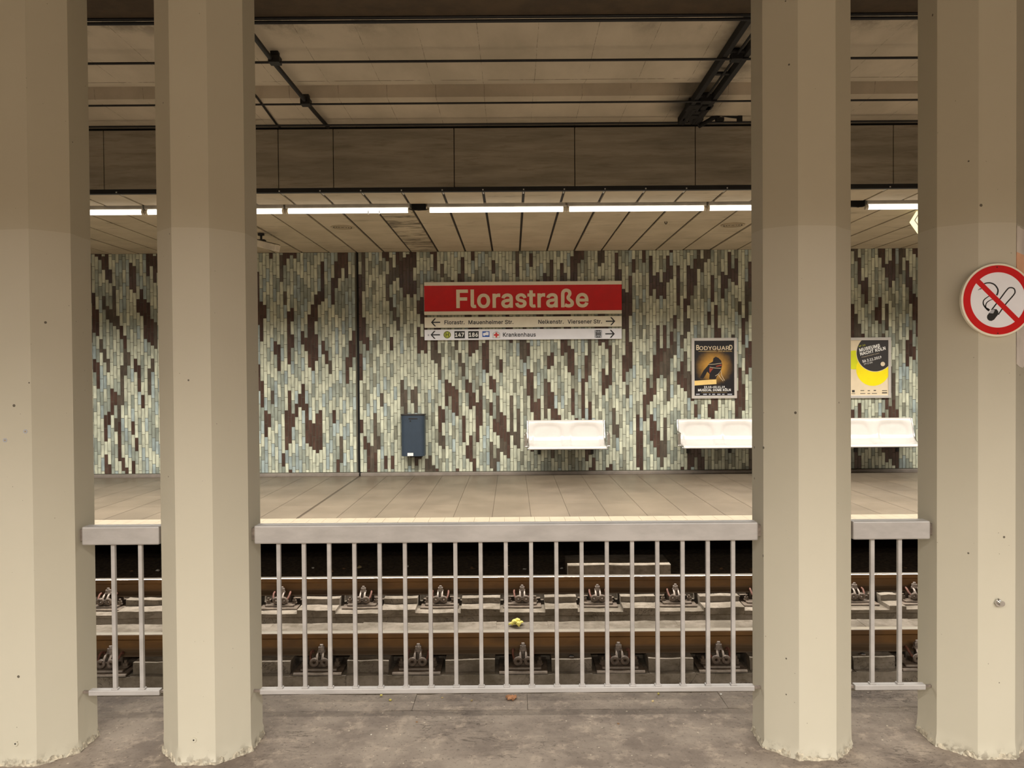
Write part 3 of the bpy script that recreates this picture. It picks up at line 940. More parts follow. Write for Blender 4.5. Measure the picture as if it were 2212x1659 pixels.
for b_, u0, u1 in (('147', 981.7, 1004), ('186', 1011.6, 1034)):
    (xa, z0), (xb, z1) = P(u0, 731), P(u1, 715.2)
    nb = obj('number_box', MB().box(xa, xb, e - .001, YS + .001, z0, z1), 'ink', t)
    T(nb, 'lettering', b_, 'white', u0 + 1.3, u1 - 1.5, 727.6, 718.6, .03, y=e - .0011)
(xa, z0), (xb, z1) = P(1042, 728), P(1057.4, 715.6)
bs = obj('blue_symbol', MB().box(xa, xb, e - .001, YS + .001, z0, z1), 'sign_blue', t)
def q4(pts): return [P(u, v) for u, v in pts]
obj('pennant', MB().poly(q4([(1043.5, 719.5), (1049, 718.6), (1050.5, 716.8), (1055.8, 717.6), (1055.4, 724.5), (1049, 724), (1046, 725.8), (1043.6, 724.6)]), e - .002, e - .0005), 'sign_white', bs)
pts = [(1064.4, 730.5), (1064.4, 719.8), (1072.3, 715.2), (1079.9, 719.6), (1079.9, 730.4)]
ho = obj('house_outline', MB().poly(q4(pts), e - .001, YS + .001), 'sign_grey', t)
ptc = [(1072.2 + (u - 1072.2) * .86, 724 + (v - 724) * .86) for u, v in pts]
obj('house_field', MB().poly(q4(ptc), e - .0018, e - .0005), 'white', ho)
x, z = P(1072.2, 723.6); obj('red_cross', MB().box(x - .036, x + .036, e - .003, e - .001, z - .012, z + .012).box(x - .012, x + .012, e - .0032, e - .001, z - .036, z + .036), 'sign_cross', ho)
T(t, 'lettering', 'Krankenhaus', 'ink', 1086.5, 1157.3, 727.4, 718.4, .016)
(xa, z0), (xb, z1) = P(1284.3, 729.6), P(1300.3, 712.9)
ls = obj('lift_symbol', MB().box(xa, xb, e - .001, YS + .001, z0, z1), 'sign_grey', t)
g = MB(); w2 = xb - xa; h2 = z1 - z0
for (a, b, c_, d) in ((.18, .82, .88, .97), (.18, .82, .03, .12), (.18, .30, .25, .75), (.70, .82, .25, .75), (.30, .42, .82, .9), (.58, .7, .82, .9), (.30, .42, .1, .18), (.58, .7, .1, .18), (.36, .47, .3, .7), (.53, .64, .3, .7)):
    g.box(xa + a * w2, xa + b * w2, e - .002, e - .0005, z0 + c_ * h2, z0 + d * h2)
obj('lift_drawing', g, 'ink', ls)
x, z = P(925.5, 724); obj('smudge', MB().disc((x, z), .014, e - .0008, YS + .001, 12), 'sign_grey', t)

# ------------------------------------------------------------------ posters
YP = YW - .03
def poster(u0, u1, v0, v1, label, mat):
    (x0, z0), (x1, z1) = P(u0, v1, YP), P(u1, v0, YP)
    t = thing('poster', label, 'poster', ((x0 + x1) / 2, YP, z0), 'framed posters on the tiled wall')
    fw = .041
    g = MB()
    for (a, b, c, d) in ((x0, x0 + fw, z0, z1), (x1 - fw, x1, z0, z1), (x0 + fw - .001, x1 - fw + .001, z0, z0 + fw), (x0 + fw - .001, x1 - fw + .001, z1 - fw, z1)):
        g.box(a, b, YP - .008, YW - .001, c, d)
    obj('frame', g, 'poster_frame', t, bevel=.003)
    sh = obj('sheet', MB().box(x0 + fw - .004, x1 - fw + .004, YP + .003, YW - .004, z0 + fw - .004, z1 - fw + .004), mat, t)
    return sh, (x0 + fw, x1 - fw, z0 + fw, z1 - fw)
yy = YP + .0028
t, (x0, x1, z0, z1) = poster(1494.3, 1591.6, 729.6, 861, 'framed dark musical poster with a golden glow, above the long bench', 'poster_glow')
def PT(t, name, body, mat, ua, ub, vb, vt, bold=0., y=yy, **k):
    (xa, zb), xb, zt_ = P(ua, vb, YP), P(ub, vb, YP)[0], P((ua + ub) / 2, vt, YP)[1]
    zb = P((ua + ub) / 2, vb, YP)[1]
    return text(name, body, mat, xa, xb, zb, zt_ - zb, y, t, bold, thick=.0008, **k)
PT(t, 'title', 'Bodyguard'.upper()[0], 'poster_cream', 1504, 1510.5, 756.2, 745.2, .02)
PT(t, 'title', 'ODYGUAR', 'poster_cream', 1510.6, 1575.5, 756, 747.6, .014)
PT(t, 'title', 'D', 'poster_cream', 1575.4, 1582.2, 755.8, 745, .02)
PT(t, 'subtitle', 'DAS MUSICAL', 'poster_gold', 1551.5, 1581.6, 759.9, 757.2, .0)
(xa, za), (xb, zb_) = P(1509, 759.4, YP), P(1548, 758.4, YP)
obj('rule', MB().box(xa, xb, yy - .001, yy + .001, za, zb_), 'poster_gold', t)
# a plain dark seated shape, with light folds and red accents
fig = [(1512, 815.5), (1520, 800), (1529, 790), (1531, 786), (1540, 781), (1541, 774), (1546, 770.5), (1552, 773), (1558, 779), (1560, 788), (1558, 797), (1556, 806), (1549, 812), (1546, 819.5), (1532, 819), (1533, 808), (1528, 803), (1523, 812), (1519, 818), (1514, 817)]
obj('picture', MB().poly([P(u, v, YP) for u, v in fig], yy - .0012, yy + .001), 'poster_black', t)
g = MB()
for q in ([(1530, 787.5), (1544, 786.6), (1559, 784.4)], [(1533, 793), (1545, 795), (1557, 796)], [(1545, 812), (1552, 808), (1557, 800), (1559, 811), (1565, 822)], [(1552, 810), (1556, 816), (1562, 823)]):
    g.tube([(*P(u, v, YP),) and (P(u, v, YP)[0], yy - .0018, P(u, v, YP)[1]) for u, v in q], .0035, 6)
obj('picture_folds', g, 'poster_cream', t)
g = MB().poly([P(u, v, YP) for u, v in ((1532, 795), (1541, 796), (1537, 801), (1533, 806))], yy - .002, yy).poly([P(u, v, YP) for u, v in ((1546, 790.5), (1559, 787), (1559, 790), (1548, 792.5))], yy - .002, yy)
obj('picture_accent', g, 'poster_red', t)
g = MB().poly([P(u, v, YP) for u, v in ((1500, 822.6), (1547.5, 819.5), (1547.8, 829.5), (1500, 832.8))], yy - .0012, yy + .001)
obj('banner', g, 'poster_strip', t)
PT(t, 'banner_text', 'NUR FÜR KURZE ZEIT', 'poster_gold', 1505, 1544, 826.2, 822.9, .0, y=yy - .0011)
PT(t, 'banner_text', 'ZURÜCK', 'poster_gold', 1517, 1532, 830.6, 827.6, .0, y=yy - .0011)
PT(t, 'date', '23.10.–03.11.19', 'white', 1521, 1565.6, 838.4, 833.8, .02)
PT(t, 'venue', 'MUSICAL DOME KÖLN', 'white', 1508, 1578.6, 845, 839.8, .02)
(xa, za), (xb, zb_) = P(1515, 847.9, YP), P(1571, 847.2, YP)
obj('rule', MB().box(xa, xb, yy - .001, yy + .001, za, zb_), 'poster_gold', t)
for u, wd in ((1507.5, 8), (1523, 8), (1533, 3.4), (1541.5, 6), (1553, 7), (1562.5, 5), (1576.5, 10)):
    (xa, za), (xb, zb_) = P(u - wd / 2, 853, YP), P(u + wd / 2, 850.6, YP)
    obj('sponsor_mark', MB().box(xa, xb, yy - .001, yy + .001, za, zb_), 'sign_grey', t)

t, (x0, x1, z0, z1) = poster(1826.8, 1924.6, 728.6, 860.2, 'framed pale poster with a yellow circle and a black circle of white lettering', 'poster_cream')
sc = YP / F_PX * 1.0
def circ(name, u, v, r, mat, dy):
    pts = clip_rect(circle(P(u, v, YP), r * sc), x0, x1, z0, z1); obj(name, MB().poly(pts, yy - dy, yy + .001), mat, t)
circ('lime_circle', 1845.4, 777.5, 20.5, 'poster_lime', .0008)
circ('yellow_circle', 1886, 797.2, 36.4, 'poster_yellow', .0014)
circ('pale_ring', 1890.6, 762.2, 41, 'poster_cream', .0018)
circ('dark_circle', 1890.6, 762.2, 40, 'poster_dark', .0022)
circ('pale_dot', 1907, 786.3, 4.7, 'poster_cream', .0027)
ang = math.radians(13)
for nm, b_, mat, u0, u1, vb, hh, bd in (('edition', 'N° 20', 'poster_lime', 1856, 1869.5, 750, 3.4, .0), ('title', 'MUSEUMS', 'white', 1857, 1901.5, 760, 7.2, .035), ('title', 'NACHT KÖLN', 'white', 1858.6, 1913.5, 768.3, 7.2, .035),
                                   ('small_print', 'museumsnacht koeln', 'poster_cream', 1861.5, 1899.5, 772.6, 1.9, 0.), ('date', 'SA 2.11.2019', 'white', 1863.5, 1904.5, 783.6, 5.6, .02), ('hours', '19–2 Uhr', 'white', 1866.5, 1885.5, 788.5, 3.8, .0)):
    piv = P(u0, vb, YP); xb = piv[0] + (P(u1, vb, YP)[0] - piv[0]) / math.cos(ang)
    text(nm, b_, mat, piv[0], xb, piv[1], hh * sc, yy - .0023, t, bd, rot=ang, pivot=piv, thick=.0008)
for u, v, wd, hh in ((1843.5, 845, 6, 5), (1843.5, 850.3, 8, 1), (1863, 843.8, 8, 1.4), (1864, 850, 11, 1.3), (1877, 844, 5, 1.4), (1877, 850, 6, 1.3), (1890, 843.5, 5, 2), (1889, 849.8, 11, 1.3), (1911, 844, 11, 1.6), (1911, 848.6, 11, 2.4)):
    (xa, za), (xb, zb_) = P(u - wd / 2, v + hh / 2, YP), P(u + wd / 2, v - hh / 2, YP)
    obj('sponsor_mark', MB().box(xa, xb, yy - .001, yy + .001, za, zb_), 'poster_dark', t)

# ------------------------------------------------------------------ benches
def bench(xa, xb, nseat, label):
    t = thing('bench', label, 'bench', ((xa + xb) / 2, 11.05, .43), 'white shell benches on the far platform')
    prof = [(11.262, .790), (11.250, .803), (11.236, .800), (11.215, .74), (11.188, .65), (11.165, .575), (11.140, .515), (11.10, .478), (11.04, .458), (10.96, .452), (10.89, .450), (10.862, .444), (10.852, .430), (10.853, .415)]
    # resample
    L = [0]
    for a, b in zip(prof, prof[1:]): L.append(L[-1] + math.dist(a, b))
    nt, nu = 46, 26 * nseat
    def pt(s):
        d = s * L[-1]
        for i in range(len(prof) - 1):
            if d <= L[i + 1] + 1e-9:
                q = (d - L[i]) / (L[i + 1] - L[i]); a, b = prof[i], prof[i + 1]
                return (a[0] + (b[0] - a[0]) * q, a[1] + (b[1] - a[1]) * q), (b[0] - a[0], b[1] - a[1])
        return prof[-1], (0, -1)
    g = MB(); sw = (xb - xa) / nseat
    for i in range(nt + 1):
        s = i / nt; (y, z), (dy, dz) = pt(s); l = math.hypot(dy, dz); ny, nz = -(dz) / l, dy / l    # away from the sitter
        for j in range(nu + 1):
            x = xa + (xb - xa) * j / nu
            u = ((x - xa) / sw) % 1.0; u = u if j < nu else 1.0
            a = abs(u - .5) / .43; b = abs(s - .49) / .39
            k = (a ** 4 + b ** 4) ** .25
            d = .022 * max(0., 1 - max(0, (k - .82) / .18)) if k > .82 else .022
            d = .022 * (0 if k >= 1 else 1 if k <= .80 else .5 + .5 * math.cos(PI * (k - .80) / .20))
            g.v.append((x, y - ny * -d if False else y + (-ny) * -d * -1 * 0 + abs(ny) * d, z - abs(nz) * d))
    for i in range(nt):
        for j in range(nu):
            a = i * (nu + 1) + j; g.f.append((a, a + 1, a + nu + 2, a + nu + 1)); g.m.append(0)
    o = obj('seat_shell', g, 'shell_white', t, smooth=60)
    md = o.modifiers.new('shell', 'SOLIDIFY'); md.thickness = .014; md.offset = 0
    for x, s in ((xa, -1), (xb, 1)):
        pts = [(x + s * .012, y + .006, z - .006) for y, z in prof]
        obj('side_frame', MB().tube(pts, .011, 10), 'chrome', t, smooth=40)
        g = MB().box(x + min(s * .022, s * .062), x + max(s * .022, s * .062), 10.95, 11.0, .455, .62)
        g.box(x + min(s * .012, s * .062), x + max(s * .012, s * .062), 10.94, 11.01, .438, .456).cyl((x + s * .04, 10.92, .622), (x + s * .04, 11.05, .640), .016, 12)
        obj('armrest', g, 'chrome', t, bevel=.004)
    n = max(2, nseat)
    g = MB().box(xa + .06, xb - .06, 11.0, 11.05, .395, .435); obj('beam', g, 'dark_metal', t)
    for i in range(n):
        x = xa + .16 + (xb - xa - .32) * i / (n - 1)
        obj('wall_bracket', MB().poly([(0, 0)], 0, 0) if False else MB().box(x - .02, x + .02, 11.04, YW - .001, .39, .43).box(x - .02, x + .02, YW - .02, YW - .001, .30, .52), 'dark_metal', t)
    return t
bench(at(1141.5, 940, 11.1).x, at(1306, 940, 11.1).x, 2, 'white two-seat shell bench on the tiled wall beside the blue-grey litter bin')
bench(at(1469, 940, 11.1).x, at(1978, 940, 11.1).x, 6, 'long white six-seat shell bench under the two posters, partly hidden by a column')

# ------------------------------------------------------------------ litter bin
YB = 11.08
(x0, zt), (x1, zb) = P(865, 897, YB), P(917, 986, YB)
t = thing('litter_bin', 'dark blue-grey litter bin on the tiled wall under the station name sign', 'bin', ((x0 + x1) / 2, YB, zb))
def bin_ring(xa, xb, r=.07, n=8):
    pts = []
    for cx_, s in ((xa + r, PI), (xb - r, 1.5 * PI)):
        for i in range(n + 1): a = s + PI / 2 * i / n; pts.append((cx_ + r * math.cos(a), YB + r + r * math.sin(a)))
    return pts + [(xb, 11.27), (xa, 11.27)]
g = MB(); rg = bin_ring(x0, x1); n = len(rg)
cx_ = (x0 + x1) / 2
lv = [(zb + .004, .985), (zb + .02, .99), (zb + .12, .99), (zt - .03, 1.0), (zt, 1.0)]
for z, k in lv:
    for (x, y) in rg: g.v.append((cx_ + (x - cx_) * k, y, z))
for z, k in ((zt, .90), (zt - .06, .88)):
    for (x, y) in rg: g.v.append((cx_ + (x - cx_) * k, 11.17 + (y - 11.17) * k, z))
for i in range(len(lv) + 1):
    for k in range(n): k2 = (k + 1) % n; g.f.append((i * n + k, i * n + k2, (i + 1) * n + k2, (i + 1) * n + k)); g.m.append(0)
g.f.append(tuple(range(n))); g.m.append(0); g.f.append(tuple(range((len(lv) + 1) * n, (len(lv) + 2) * n))); g.m.append(0)
obj('body', g, 'bin_blue', t, smooth=40)
g = MB()
o0 = [(cx_ + (x - cx_) * 1.03, 11.17 + (y - 11.17) * 1.03, zt + .003) for x, y in rg]
g.tube(o0 + [o0[0]], .007, 8); obj('rim', g, 'dark_metal', t, smooth=40)
g = MB().box(cx_ - .055, cx_ + .075, YB - .004, YB + .01, zt - .058, zt - .044); obj('handle', g, 'dark_metal', t, bevel=.003)
g = MB().cyl((cx_ - .03, YB - .003, zt - .085), (cx_ - .03, YB + .01, zt - .085), .011, 14); obj('lock', g, 'black', t)
xa, xb = P(880.3, 980, YB)[0], P(892.8, 980, YB)[0]
o = obj('sticker', MB().box(xa, xb, YB - .002, YB + .004, P(886, 985, YB)[1], P(886, 978.4, YB)[1]), 'white', t); o['label'] = 'small white sticker'
g = MB().box(cx_ + .03, cx_ + .12, 11.18, YW - .001, zb - .03, zb + .006).box(cx_ - .06, cx_ + .1, 11.26, YW - .001, zb - .03, zt - .1); obj('wall_mount', g, 'dark_metal', t)

# ------------------------------------------------------------------ no-smoking sign
yq = YCOL - RI - .012
c = at(2155.5, 648, yq); c = (c.x, c.z); k = yq / F_PX
t = thing('no_smoking_sign', 'round no-smoking sign with a red ring and bar, on a column', 'sign', (c[0], yq, c[1]))
obj('disc', MB().disc(c, 79 * k, yq, YCOL - RI + .0015, 96), 'sign_cream', t, bevel=.001)
obj('face', MB().disc(c, 62 * k, yq - .0007, yq + .001, 96), 'sign_white', t)
obj('red_ring', MB().disc(c, 74.6 * k, yq - .0018, yq + .0005, 96, ir=59.6 * k), 'sign_red', t)
def Q(u, v): return ((u - 2155.5) * k + c[0], (648 - v) * k + c[1])
def strokes(pts, r, nm, y=None):
    # smooth curve through the points, drawn as a flat inked ribbon
    y = y or yq - .0012
    P_ = [Vector((*Q(u, v), 0)) for u, v in pts]; out = []
    for i in range(len(P_) - 1):
        a, b, c2, d = P_[max(i - 1, 0)], P_[i], P_[i + 1], P_[min(i + 2, len(P_) - 1)]
        for s in range(8):
            q = s / 8; out.append(.5 * ((2 * b) + (-a + c2) * q + (2 * a - 5 * b + 4 * c2 - d) * q * q + (-a + 3 * b - 3 * c2 + d) * q ** 3))
    out.append(P_[-1])
    g = MB()
    for i, p in enumerate(out):
        tn = (out[min(i + 1, len(out) - 1)] - out[max(i - 1, 0)]).normalized(); nn = Vector((-tn.y, tn.x, 0))
        wd = (r[0] + (r[1] - r[0]) * i / (len(out) - 1)) * k * 1.35
        for q in (p + nn * wd, p - nn * wd): g.v += [(q.x, y, q.y), (q.x, y + .001, q.y)]
    for i in range(len(out) - 1):
        b = i * 4; e2 = b + 4
        for f in ((b, b + 2, e2 + 2, e2), (b + 1, e2 + 1, e2 + 3, b + 3), (b, e2, e2 + 1, b + 1), (b + 2, b + 3, e2 + 3, e2 + 2)): g.f.append(f); g.m.append(0)
    obj(nm, g, 'ink', t)
def zq(pt): return (2062 + pt[0] / 5.533, 460 + pt[1] / 5.533)
strokes([zq(p) for p in ((278, 922), (300, 908), (318, 906))], (.2, .9), 'smoke_line')
strokes([zq(p) for p in ((345, 850), (380, 838), (430, 838), (480, 862), (515, 915), (512, 960), (500, 985))], (.9, 1.3), 'smoke_line')
strokes([zq(p) for p in ((440, 985), (400, 1000), (350, 1040), (342, 1085), (368, 1130), (400, 1150), (415, 1165))], (.5, 1.5), 'smoke_line')
strokes([zq(p) for p in ((470, 1030), (430, 1040), (385, 1070), (370, 1110), (380, 1145), (410, 1168))], (.4, 1.2), 'smoke_line')
strokes([zq(p) for p in ((440, 1160), (540, 1030), (628, 915), (665, 895), (705, 905), (720, 940), (705, 980), (610, 1090), (520, 1215))], (1.0, 1.0), 'cigarette_outline')
g = MB().disc(Q(*zq((432, 1243))), 8.3 * k, yq - .0012, yq, 32).poly([Q(*zq(p)) for p in ((402, 1205), (455, 1150), (500, 1150), (522, 1180), (518, 1215), (470, 1275), (440, 1290))], yq - .0013, yq)
obj('cigarette_tip', g, 'ink', t)
obj('ash_band', MB().poly([Q(*zq(p)) for p in ((413, 1196), (450, 1152), (478, 1162), (460, 1200), (448, 1200))], yq - .0017, yq), 'sign_grey', t)
a = [(282, 820), (728, 1266)]
dxy = .7071 * 5.5
pts = []
(u0, v0), (u1, v1) = zq((266, 806)), zq((742, 1280))
obj('red_bar', MB().poly([Q(u0 + dxy, v0 - dxy), Q(u1 + dxy, v1 - dxy), Q(u1 - dxy, v1 + dxy), Q(u0 - dxy, v0 + dxy)], yq - .0022, yq), 'sign_red', t)
for u, v in ((2153, 577.5), (2155, 720)):
    q = Q(u, v); obj('screw', MB().disc(q, 1.3 * k, yq - .0028, yq, 12), 'dark_metal', t)

# ------------------------------------------------------------------ overhead wires and ceiling gear
WIRES = [(131, 5.84, .010, 'overhead wire over the track closest to the columns, passing through the upper clamp'),
         (222, 6.74, .009, 'overhead wire over the middle of the track, passing through the lower clamp'),
         (267.5, 7.38, .009, 'overhead wire close along the top of the dark fascia')]
for v, y, r_, lab in WIRES:
    z = at(1106, v, y).z
    g = MB().tube([(x, y, z) for x in (XL, -3, 0, 3, XR)], r_, 8); tag(obj('overhead_wire', g, 'cable_black', smooth=40), lab, 'wire')
for v, lab in ((35.8, 'upper of the two black pipes along the concrete beam'), (45.0, 'lower of the two black pipes along the concrete beam')):
    z = at(1106, v, 3.95).z
    g = MB().tube([(x, 3.95, z) for x in (XL, 0, XR)], .0085, 10); tag(obj('pipe', g, 'cable_black', smooth=40), lab, 'pipe')
# conduit with two clamps, left
pc = at(593, 128, 5.87)
t = thing('ceiling_conduit', 'black conduit crossing the ceiling over the track with two clamps on the wires', 'conduit', (pc.x, 5.87, ZT))
obj('pipe_run', MB().tube([(pc.x - .02, 4.0, ZT - .045), (pc.x - .01, 5.9, ZT - .062), (pc.x + .01, 7.0, ZT - .055), (pc.x + .015, 7.5, ZT - .035)], .018, 10), 'cable_black', t, smooth=40)
for v, y, u in ((131, 5.84, 594), (222, 6.74, 661)):
    z = at(1106, v, y).z; xx = at(u, v - 3, y).x
    g = MB().box(xx - .042, xx + .042, y - .04, y + .04, z - .012, z + .042).box(xx - .03, xx + .03, y - .025, y + .025, z + .04, ZT + .0); obj('clamp', g, 'cable_black', t, bevel=.004)
pc = at(555, 225, 6.75); pd = at(600, 273, 7.56)
g = MB().tube([(pc.x, 4.4, ZT - .012), (pc.x, 6.75, ZT - .012), (pd.x + .01, 7.5, ZT - .012), (pd.x + .02, 7.56, ZT - .014)], .010, 8)
tag(obj('ceiling_conduit', g, 'cable_black', smooth=40), 'thin black conduit on the ceiling ending at the fascia joint, without clamps', 'conduit')
# catenary support, right
t = thing('catenary_support', 'sooty black double-beam support for the overhead wires across the ceiling', 'wire support', (1.74, 6.4, ZT))
for (xa, xb) in ((1.605, 1.645), (1.765, 1.808)):
    obj('beam', MB().box(xa, xb, 4.0, 7.40, ZT - .07, ZT - .006), 'soot', t, bevel=.004)
obj('rod', MB().tube([(1.715, 4.0, ZT - .05), (1.712, 5.8, ZT - .055), (1.71, 6.7, ZT - .055), (1.70, 7.3, ZT - .06)], .009, 8), 'soot', t)
for y in (5.80, 6.22, 6.72): obj('cross_plate', MB().box(1.63, 1.79, y - .018, y + .022, ZT - .05, ZT - .03), 'soot', t, bevel=.003)
for v, y in ((131, 5.84), (222, 6.74)):
    z = at(1106, v, y).z
    g = MB().box(1.672, 1.748, y - .04, y + .04, z - .012, z + .04).cyl((1.71, y - .01, z + .03), (1.71, y - .01, ZT - .02), .03, 14)
    for i in range(3): g.cyl((1.71, y - .01, z + .035 + i * .012), (1.71, y - .01, z + .041 + i * .012), .036, 16)
    obj('insulator', g, 'soot', t, smooth=40)
g = MB().box(1.59, 1.70, 6.86, 7.02, ZT - .075, ZT - .008).box(1.72, 1.82, 6.90, 7.0, ZT - .07, ZT - .008).box(1.61, 1.79, 7.06, 7.14, ZT - .065, ZT - .01)
g.cyl((1.66, 6.95, ZT - .05), (1.655, 7.42, ZT - .04), .032, 16).cyl((1.77, 7.0, ZT - .05), (1.75, 7.42, ZT - .04), .028, 16).box(1.62, 1.72, 7.22, 7.30, ZT - .07, ZT - .01).box(1.70, 1.83, 7.30, 7.40, ZT - .06, ZT - .01).cyl((1.70, 7.18, ZT - .035), (1.70, 7.18, ZT - .075), .05, 16)
obj('tension_gear', g, 'soot', t, bevel=.006, smooth=40)
a = at(1535, 258, 7.38); b = at(1556, 247, 7.38); c_ = at(1576, 251.5, 7.38); d = at(1597, 254, 7.38)
g = MB().tube([(1.80, 7.36, ZT - .10), a, b, c_, d], [.02, .022, .018, .013, .012], 10)
g.box(d.x - .02, d.x + .024, 7.36, 7.40, at(1590, 263, 7.38).z, d.z + .012).box(b.x - .045, b.x + .03, 7.355, 7.405, at(1550, 262, 7.38).z, at(1550, 255, 7.38).z)
obj('arm', g, 'soot', t, smooth=40)

# speakers, hook, camera, lit sign
for u, v, lab in ((740, 490.5, 'round slotted ceiling speaker between the surveillance camera and the streaked ceiling panel'), (1583, 486, 'round slotted ceiling speaker above the musical poster, beside a column')):
    q = at(u, v, 9.5); d = q - Vector((0, 0, CAM_H)); s = (ZC - CAM_H) / d.z; q = Vector((0, 0, CAM_H)) + d * s
    t = thing('ceiling_speaker', lab, 'speaker', (q.x, q.y, ZC), 'round speakers in the far platform ceiling')
    def flat(r, ir, z0, z1):
        g = MB().disc((0, 0), r, 0, 1, 40, ir)
        g.v = [(q.x + a, q.y + c, z0 + (z1 - z0) * b) for a, b, c in g.v]; return g
    obj('rim', flat(.145, .115, ZC - .008, ZC + .004), 'grille', t)
    obj('grille', flat(.116, 0, ZC - .003, ZC + .004), 'joint_dark', t)
    for r_ in (.10, .07, .04): obj('grille_ring', flat(r_, r_ - .018, ZC - .007, ZC + .002), 'grille', t)
q = at(1438, 478, 9.2); 
g = MB().tube([(q.x - .012, 9.2, ZC + .002), (q.x - .01, 9.19, ZC - .02), (q.x, 9.18, ZC - .032), (q.x + .012, 9.19, ZC - .02), (q.x + .014, 9.2, ZC + .002)], .005, 8)
tag(obj('ceiling_hook', g, 'dark_metal', smooth=40), 'tiny dark hook in the ceiling right of the station name sign', 'hook')
yb = 9.75; a = at(564, 497, yb)
t = thing('surveillance_camera', 'cream surveillance camera hanging from the ceiling beside a column', 'camera', (a.x, yb, ZC))
zb_ = at(564, 518, yb).z
obj('mount', MB().cyl((a.x, yb, ZC + .004), (a.x, yb, ZC - .03), .04, 16).cyl((a.x, yb, ZC - .02), (a.x, yb, zb_), .014, 12).box(a.x - .05, a.x + .05, yb - .04, yb + .04, zb_ - .03, zb_), 'dark_metal', t)
# body pointing down the platform to the right
b0 = at(548, 523, yb); b1 = at(600, 536, yb - .1)
dv = (b1 - b0); Lh = dv.length; dv.normalize(); sd = dv.cross(Vector((0, 0, 1))).normalized(); up = sd.cross(dv)
g = MB(); 
def obox(g, l0, l1, w_, h0, h1):
    vs = [b0 + dv * l + sd * s_ + up * h for h in (h0, h1) for s_ in (-w_, w_) for l in (l0, l1)]
    g.add(vs, [(0, 2, 3, 1), (4, 5, 7, 6), (0, 1, 5, 4), (2, 6, 7, 3), (0, 4, 6, 2), (1, 3, 7, 5)])
obox(g, -.05, Lh, .055, -.045, .04); obj('body', g, 'camera_white', t, bevel=.008)
g = MB(); obox(g, -.06, Lh - .01, .05, .041, .047); obj('sunshield', g, 'dark_metal', t, bevel=.002)
g = MB().tube([b0 - dv * .06, b0 - dv * .045], .03, 20); obj('lens', g, 'black', t)
# lit sign at the sign column
ys = 8.65; q = at(1994, 478, ys); r_ = abs(at(1970, 480, ys).x - q.x)
t = thing('lit_sign', 'pale yellow illuminated sign hanging under the ceiling, mostly hidden by the no-smoking column', 'sign', (q.x, ys, ZC))
dia = [(q.x - r_, q.z), (q.x, q.z - r_ * 1.4), (q.x + r_, q.z), (q.x, q.z + r_ * 1.6)]
obj('lit_face', MB().poly(dia, ys - .06, ys + .06), 'lit_sign', t, bevel=.004)
g = MB()
for a, b in zip(dia, dia[1:] + dia[:1]): g.tube([(a[0], ys - .06, a[1]), (b[0], ys - .06, b[1])], .006, 8)
obj('frame', g, 'white', t)
obj('hanger', MB().cyl((q.x, ys, q.z + r_ * 1.5), (q.x, ys, ZC + .005), .01, 10), 'dark_metal', t)

# ------------------------------------------------------------------ loose things on the track and floor
p0 = at(1226.5, 1236, 7.45); p1 = at(1449, 1236, 7.45)
g = MB().prof([(7.45, -.53), (7.45, -.378), (7.455, -.373), (7.86, -.373), (7.86, -.53)], frange(p0.x, p1.x, .12), .003)
tag(obj('concrete_block', g, 'track_concrete'), 'low concrete block with a pale top lying beside the farther rail', 'block')
def leaf(name, c, size, lobes, mat, label, h, seed):
    rr = random.Random(seed); g = MB(); c = Vector(c)
    for i in range(lobes):
        a = -PI * .62 + PI * 1.24 * i / max(1, lobes - 1) + rr.uniform(-.1, .1) + PI * .9; L = size * rr.uniform(.7, 1.1); wd = size * .40
        d = Vector((math.cos(a), math.sin(a) * .8, 0)); s = Vector((-d.y, d.x, 0)); hh = h * rr.uniform(.4, 1.)
        pts = []
        for q in (0, .25, .5, .75, 1.0):
            w_ = wd * math.sin(PI * min(1, q * .85 + .12)); mid = c + d * (L * q) + Vector((0, 0, .003 + hh * math.sin(PI * (q * .8 + .1))))
            pts += [mid - s * w_ + Vector((0, 0, -.004)), mid + Vector((0, 0, .006)), mid + s * w_ + Vector((0, 0, -.004))]
        g.add(pts, [(3 * q + k, 3 * q + k + 1, 3 * q + k + 4, 3 * q + k + 3) for q in range(4) for k in (0, 1)])
    o = obj(name, g, mat, smooth=60); md = o.modifiers.new('t', 'SOLIDIFY'); md.thickness = .0015
    return tag(o, label, 'leaf')
q = at(1112, 1351, 5.9)
leaf('fallen_leaf', (q.x + .02, 5.9, -.448), .075, 6, 'leaf_yellow', 'crumpled yellow leaf lying on the concrete between the two rails', .05, 2)
q = at(1108, 1509, 3.50); leaf('fallen_leaf', (q.x, 3.52, -.001), .034, 5, 'leaf_pink', 'pinkish brown dry leaf on the platform edge under the railing', .012, 4)
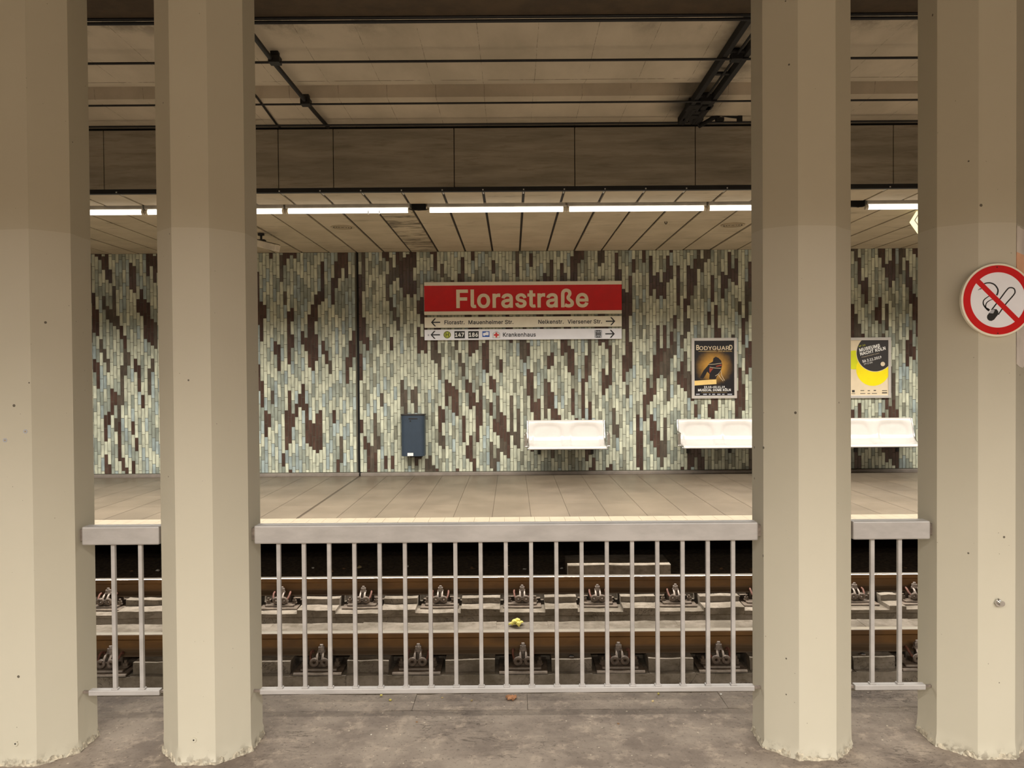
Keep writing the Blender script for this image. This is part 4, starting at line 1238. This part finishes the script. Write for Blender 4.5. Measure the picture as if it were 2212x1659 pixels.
def scrap(u, v, s, mat, label, group, y0, z0, seed):
    d = at(u, v, 1.0) - Vector((0, 0, CAM_H)); k = (z0 - CAM_H) / d.z; q = Vector((0, 0, CAM_H)) + d * k
    rr = random.Random(seed); g = MB(); n = 7; pts = []
    for i in range(n):
        a = 2 * PI * i / n; r_ = s * rr.uniform(.5, 1.1); pts.append((q.x + r_ * math.cos(a), q.y + r_ * math.sin(a) * .8, z0 + rr.uniform(.001, s * .6)))
    bot = [(x, y, z0 - .002) for x, y, z in pts]
    g.add(pts + bot, [tuple(range(n)), tuple(reversed(range(n, 2 * n)))] + [(i, n + i, n + (i + 1) % n, (i + 1) % n) for i in range(n)])
    tag(obj('litter_scrap', g, mat), label, 'scrap', group)
for i, (u, v, s, m_) in enumerate(((824, 1502, .007, 'leaf_yellow'), (843, 1512, .008, 'leaf_yellow'), (955, 1507.5, .006, 'scrap'), (1422, 1498.5, .007, 'leaf_yellow'), (1019, 1513, .006, 'scrap'), (802, 1587, .004, 'scrap_white'), (901, 1560, .006, 'scrap_dark'), (1336, 1564, .007, 'scrap_dark'), (1410, 1514, .006, 'scrap'))):
    scrap(u, v, s, m_, 'tiny scrap of leaf or grit on the worn concrete near the railing', 'scraps on the near platform edge', 0, 0, i + 60)
scrap(1557, 1500, .0075, 'white', 'tiny bright white scrap at the platform edge under the long railing', None, 0, 0, 3)
for i in range(34):
    u = R.uniform(210, 1975); v = R.uniform(1222, 1236)
    scrap(u, v, R.uniform(.016, .034), R.choice(('scrap', 'scrap_white', 'scrap_white', 'scrap_dark')), 'small piece of dry litter in the dark hollow behind the farther rail', 'litter in the dark hollow', 0, -.525, i + 90)
# drain holes in the near ledge
for u, lab in ((1234, 'small dark pipe stub beside the long railing middle, under the nearer rail'), (1862, 'small dark pipe stub under the nearer rail behind the short railing by the no-smoking column')):
    q = at(u, 1416, 5.44)
    g = MB().cyl((q.x, 5.43, -.535), (q.x, 5.43, -.510), .022, 16); g.mi = 1; g.cyl((q.x, 5.43, -.511), (q.x, 5.43, -.508), .018, 16)
    tag(obj('drain_pipe', g, ['plate_steel', 'black']), lab, 'pipe')
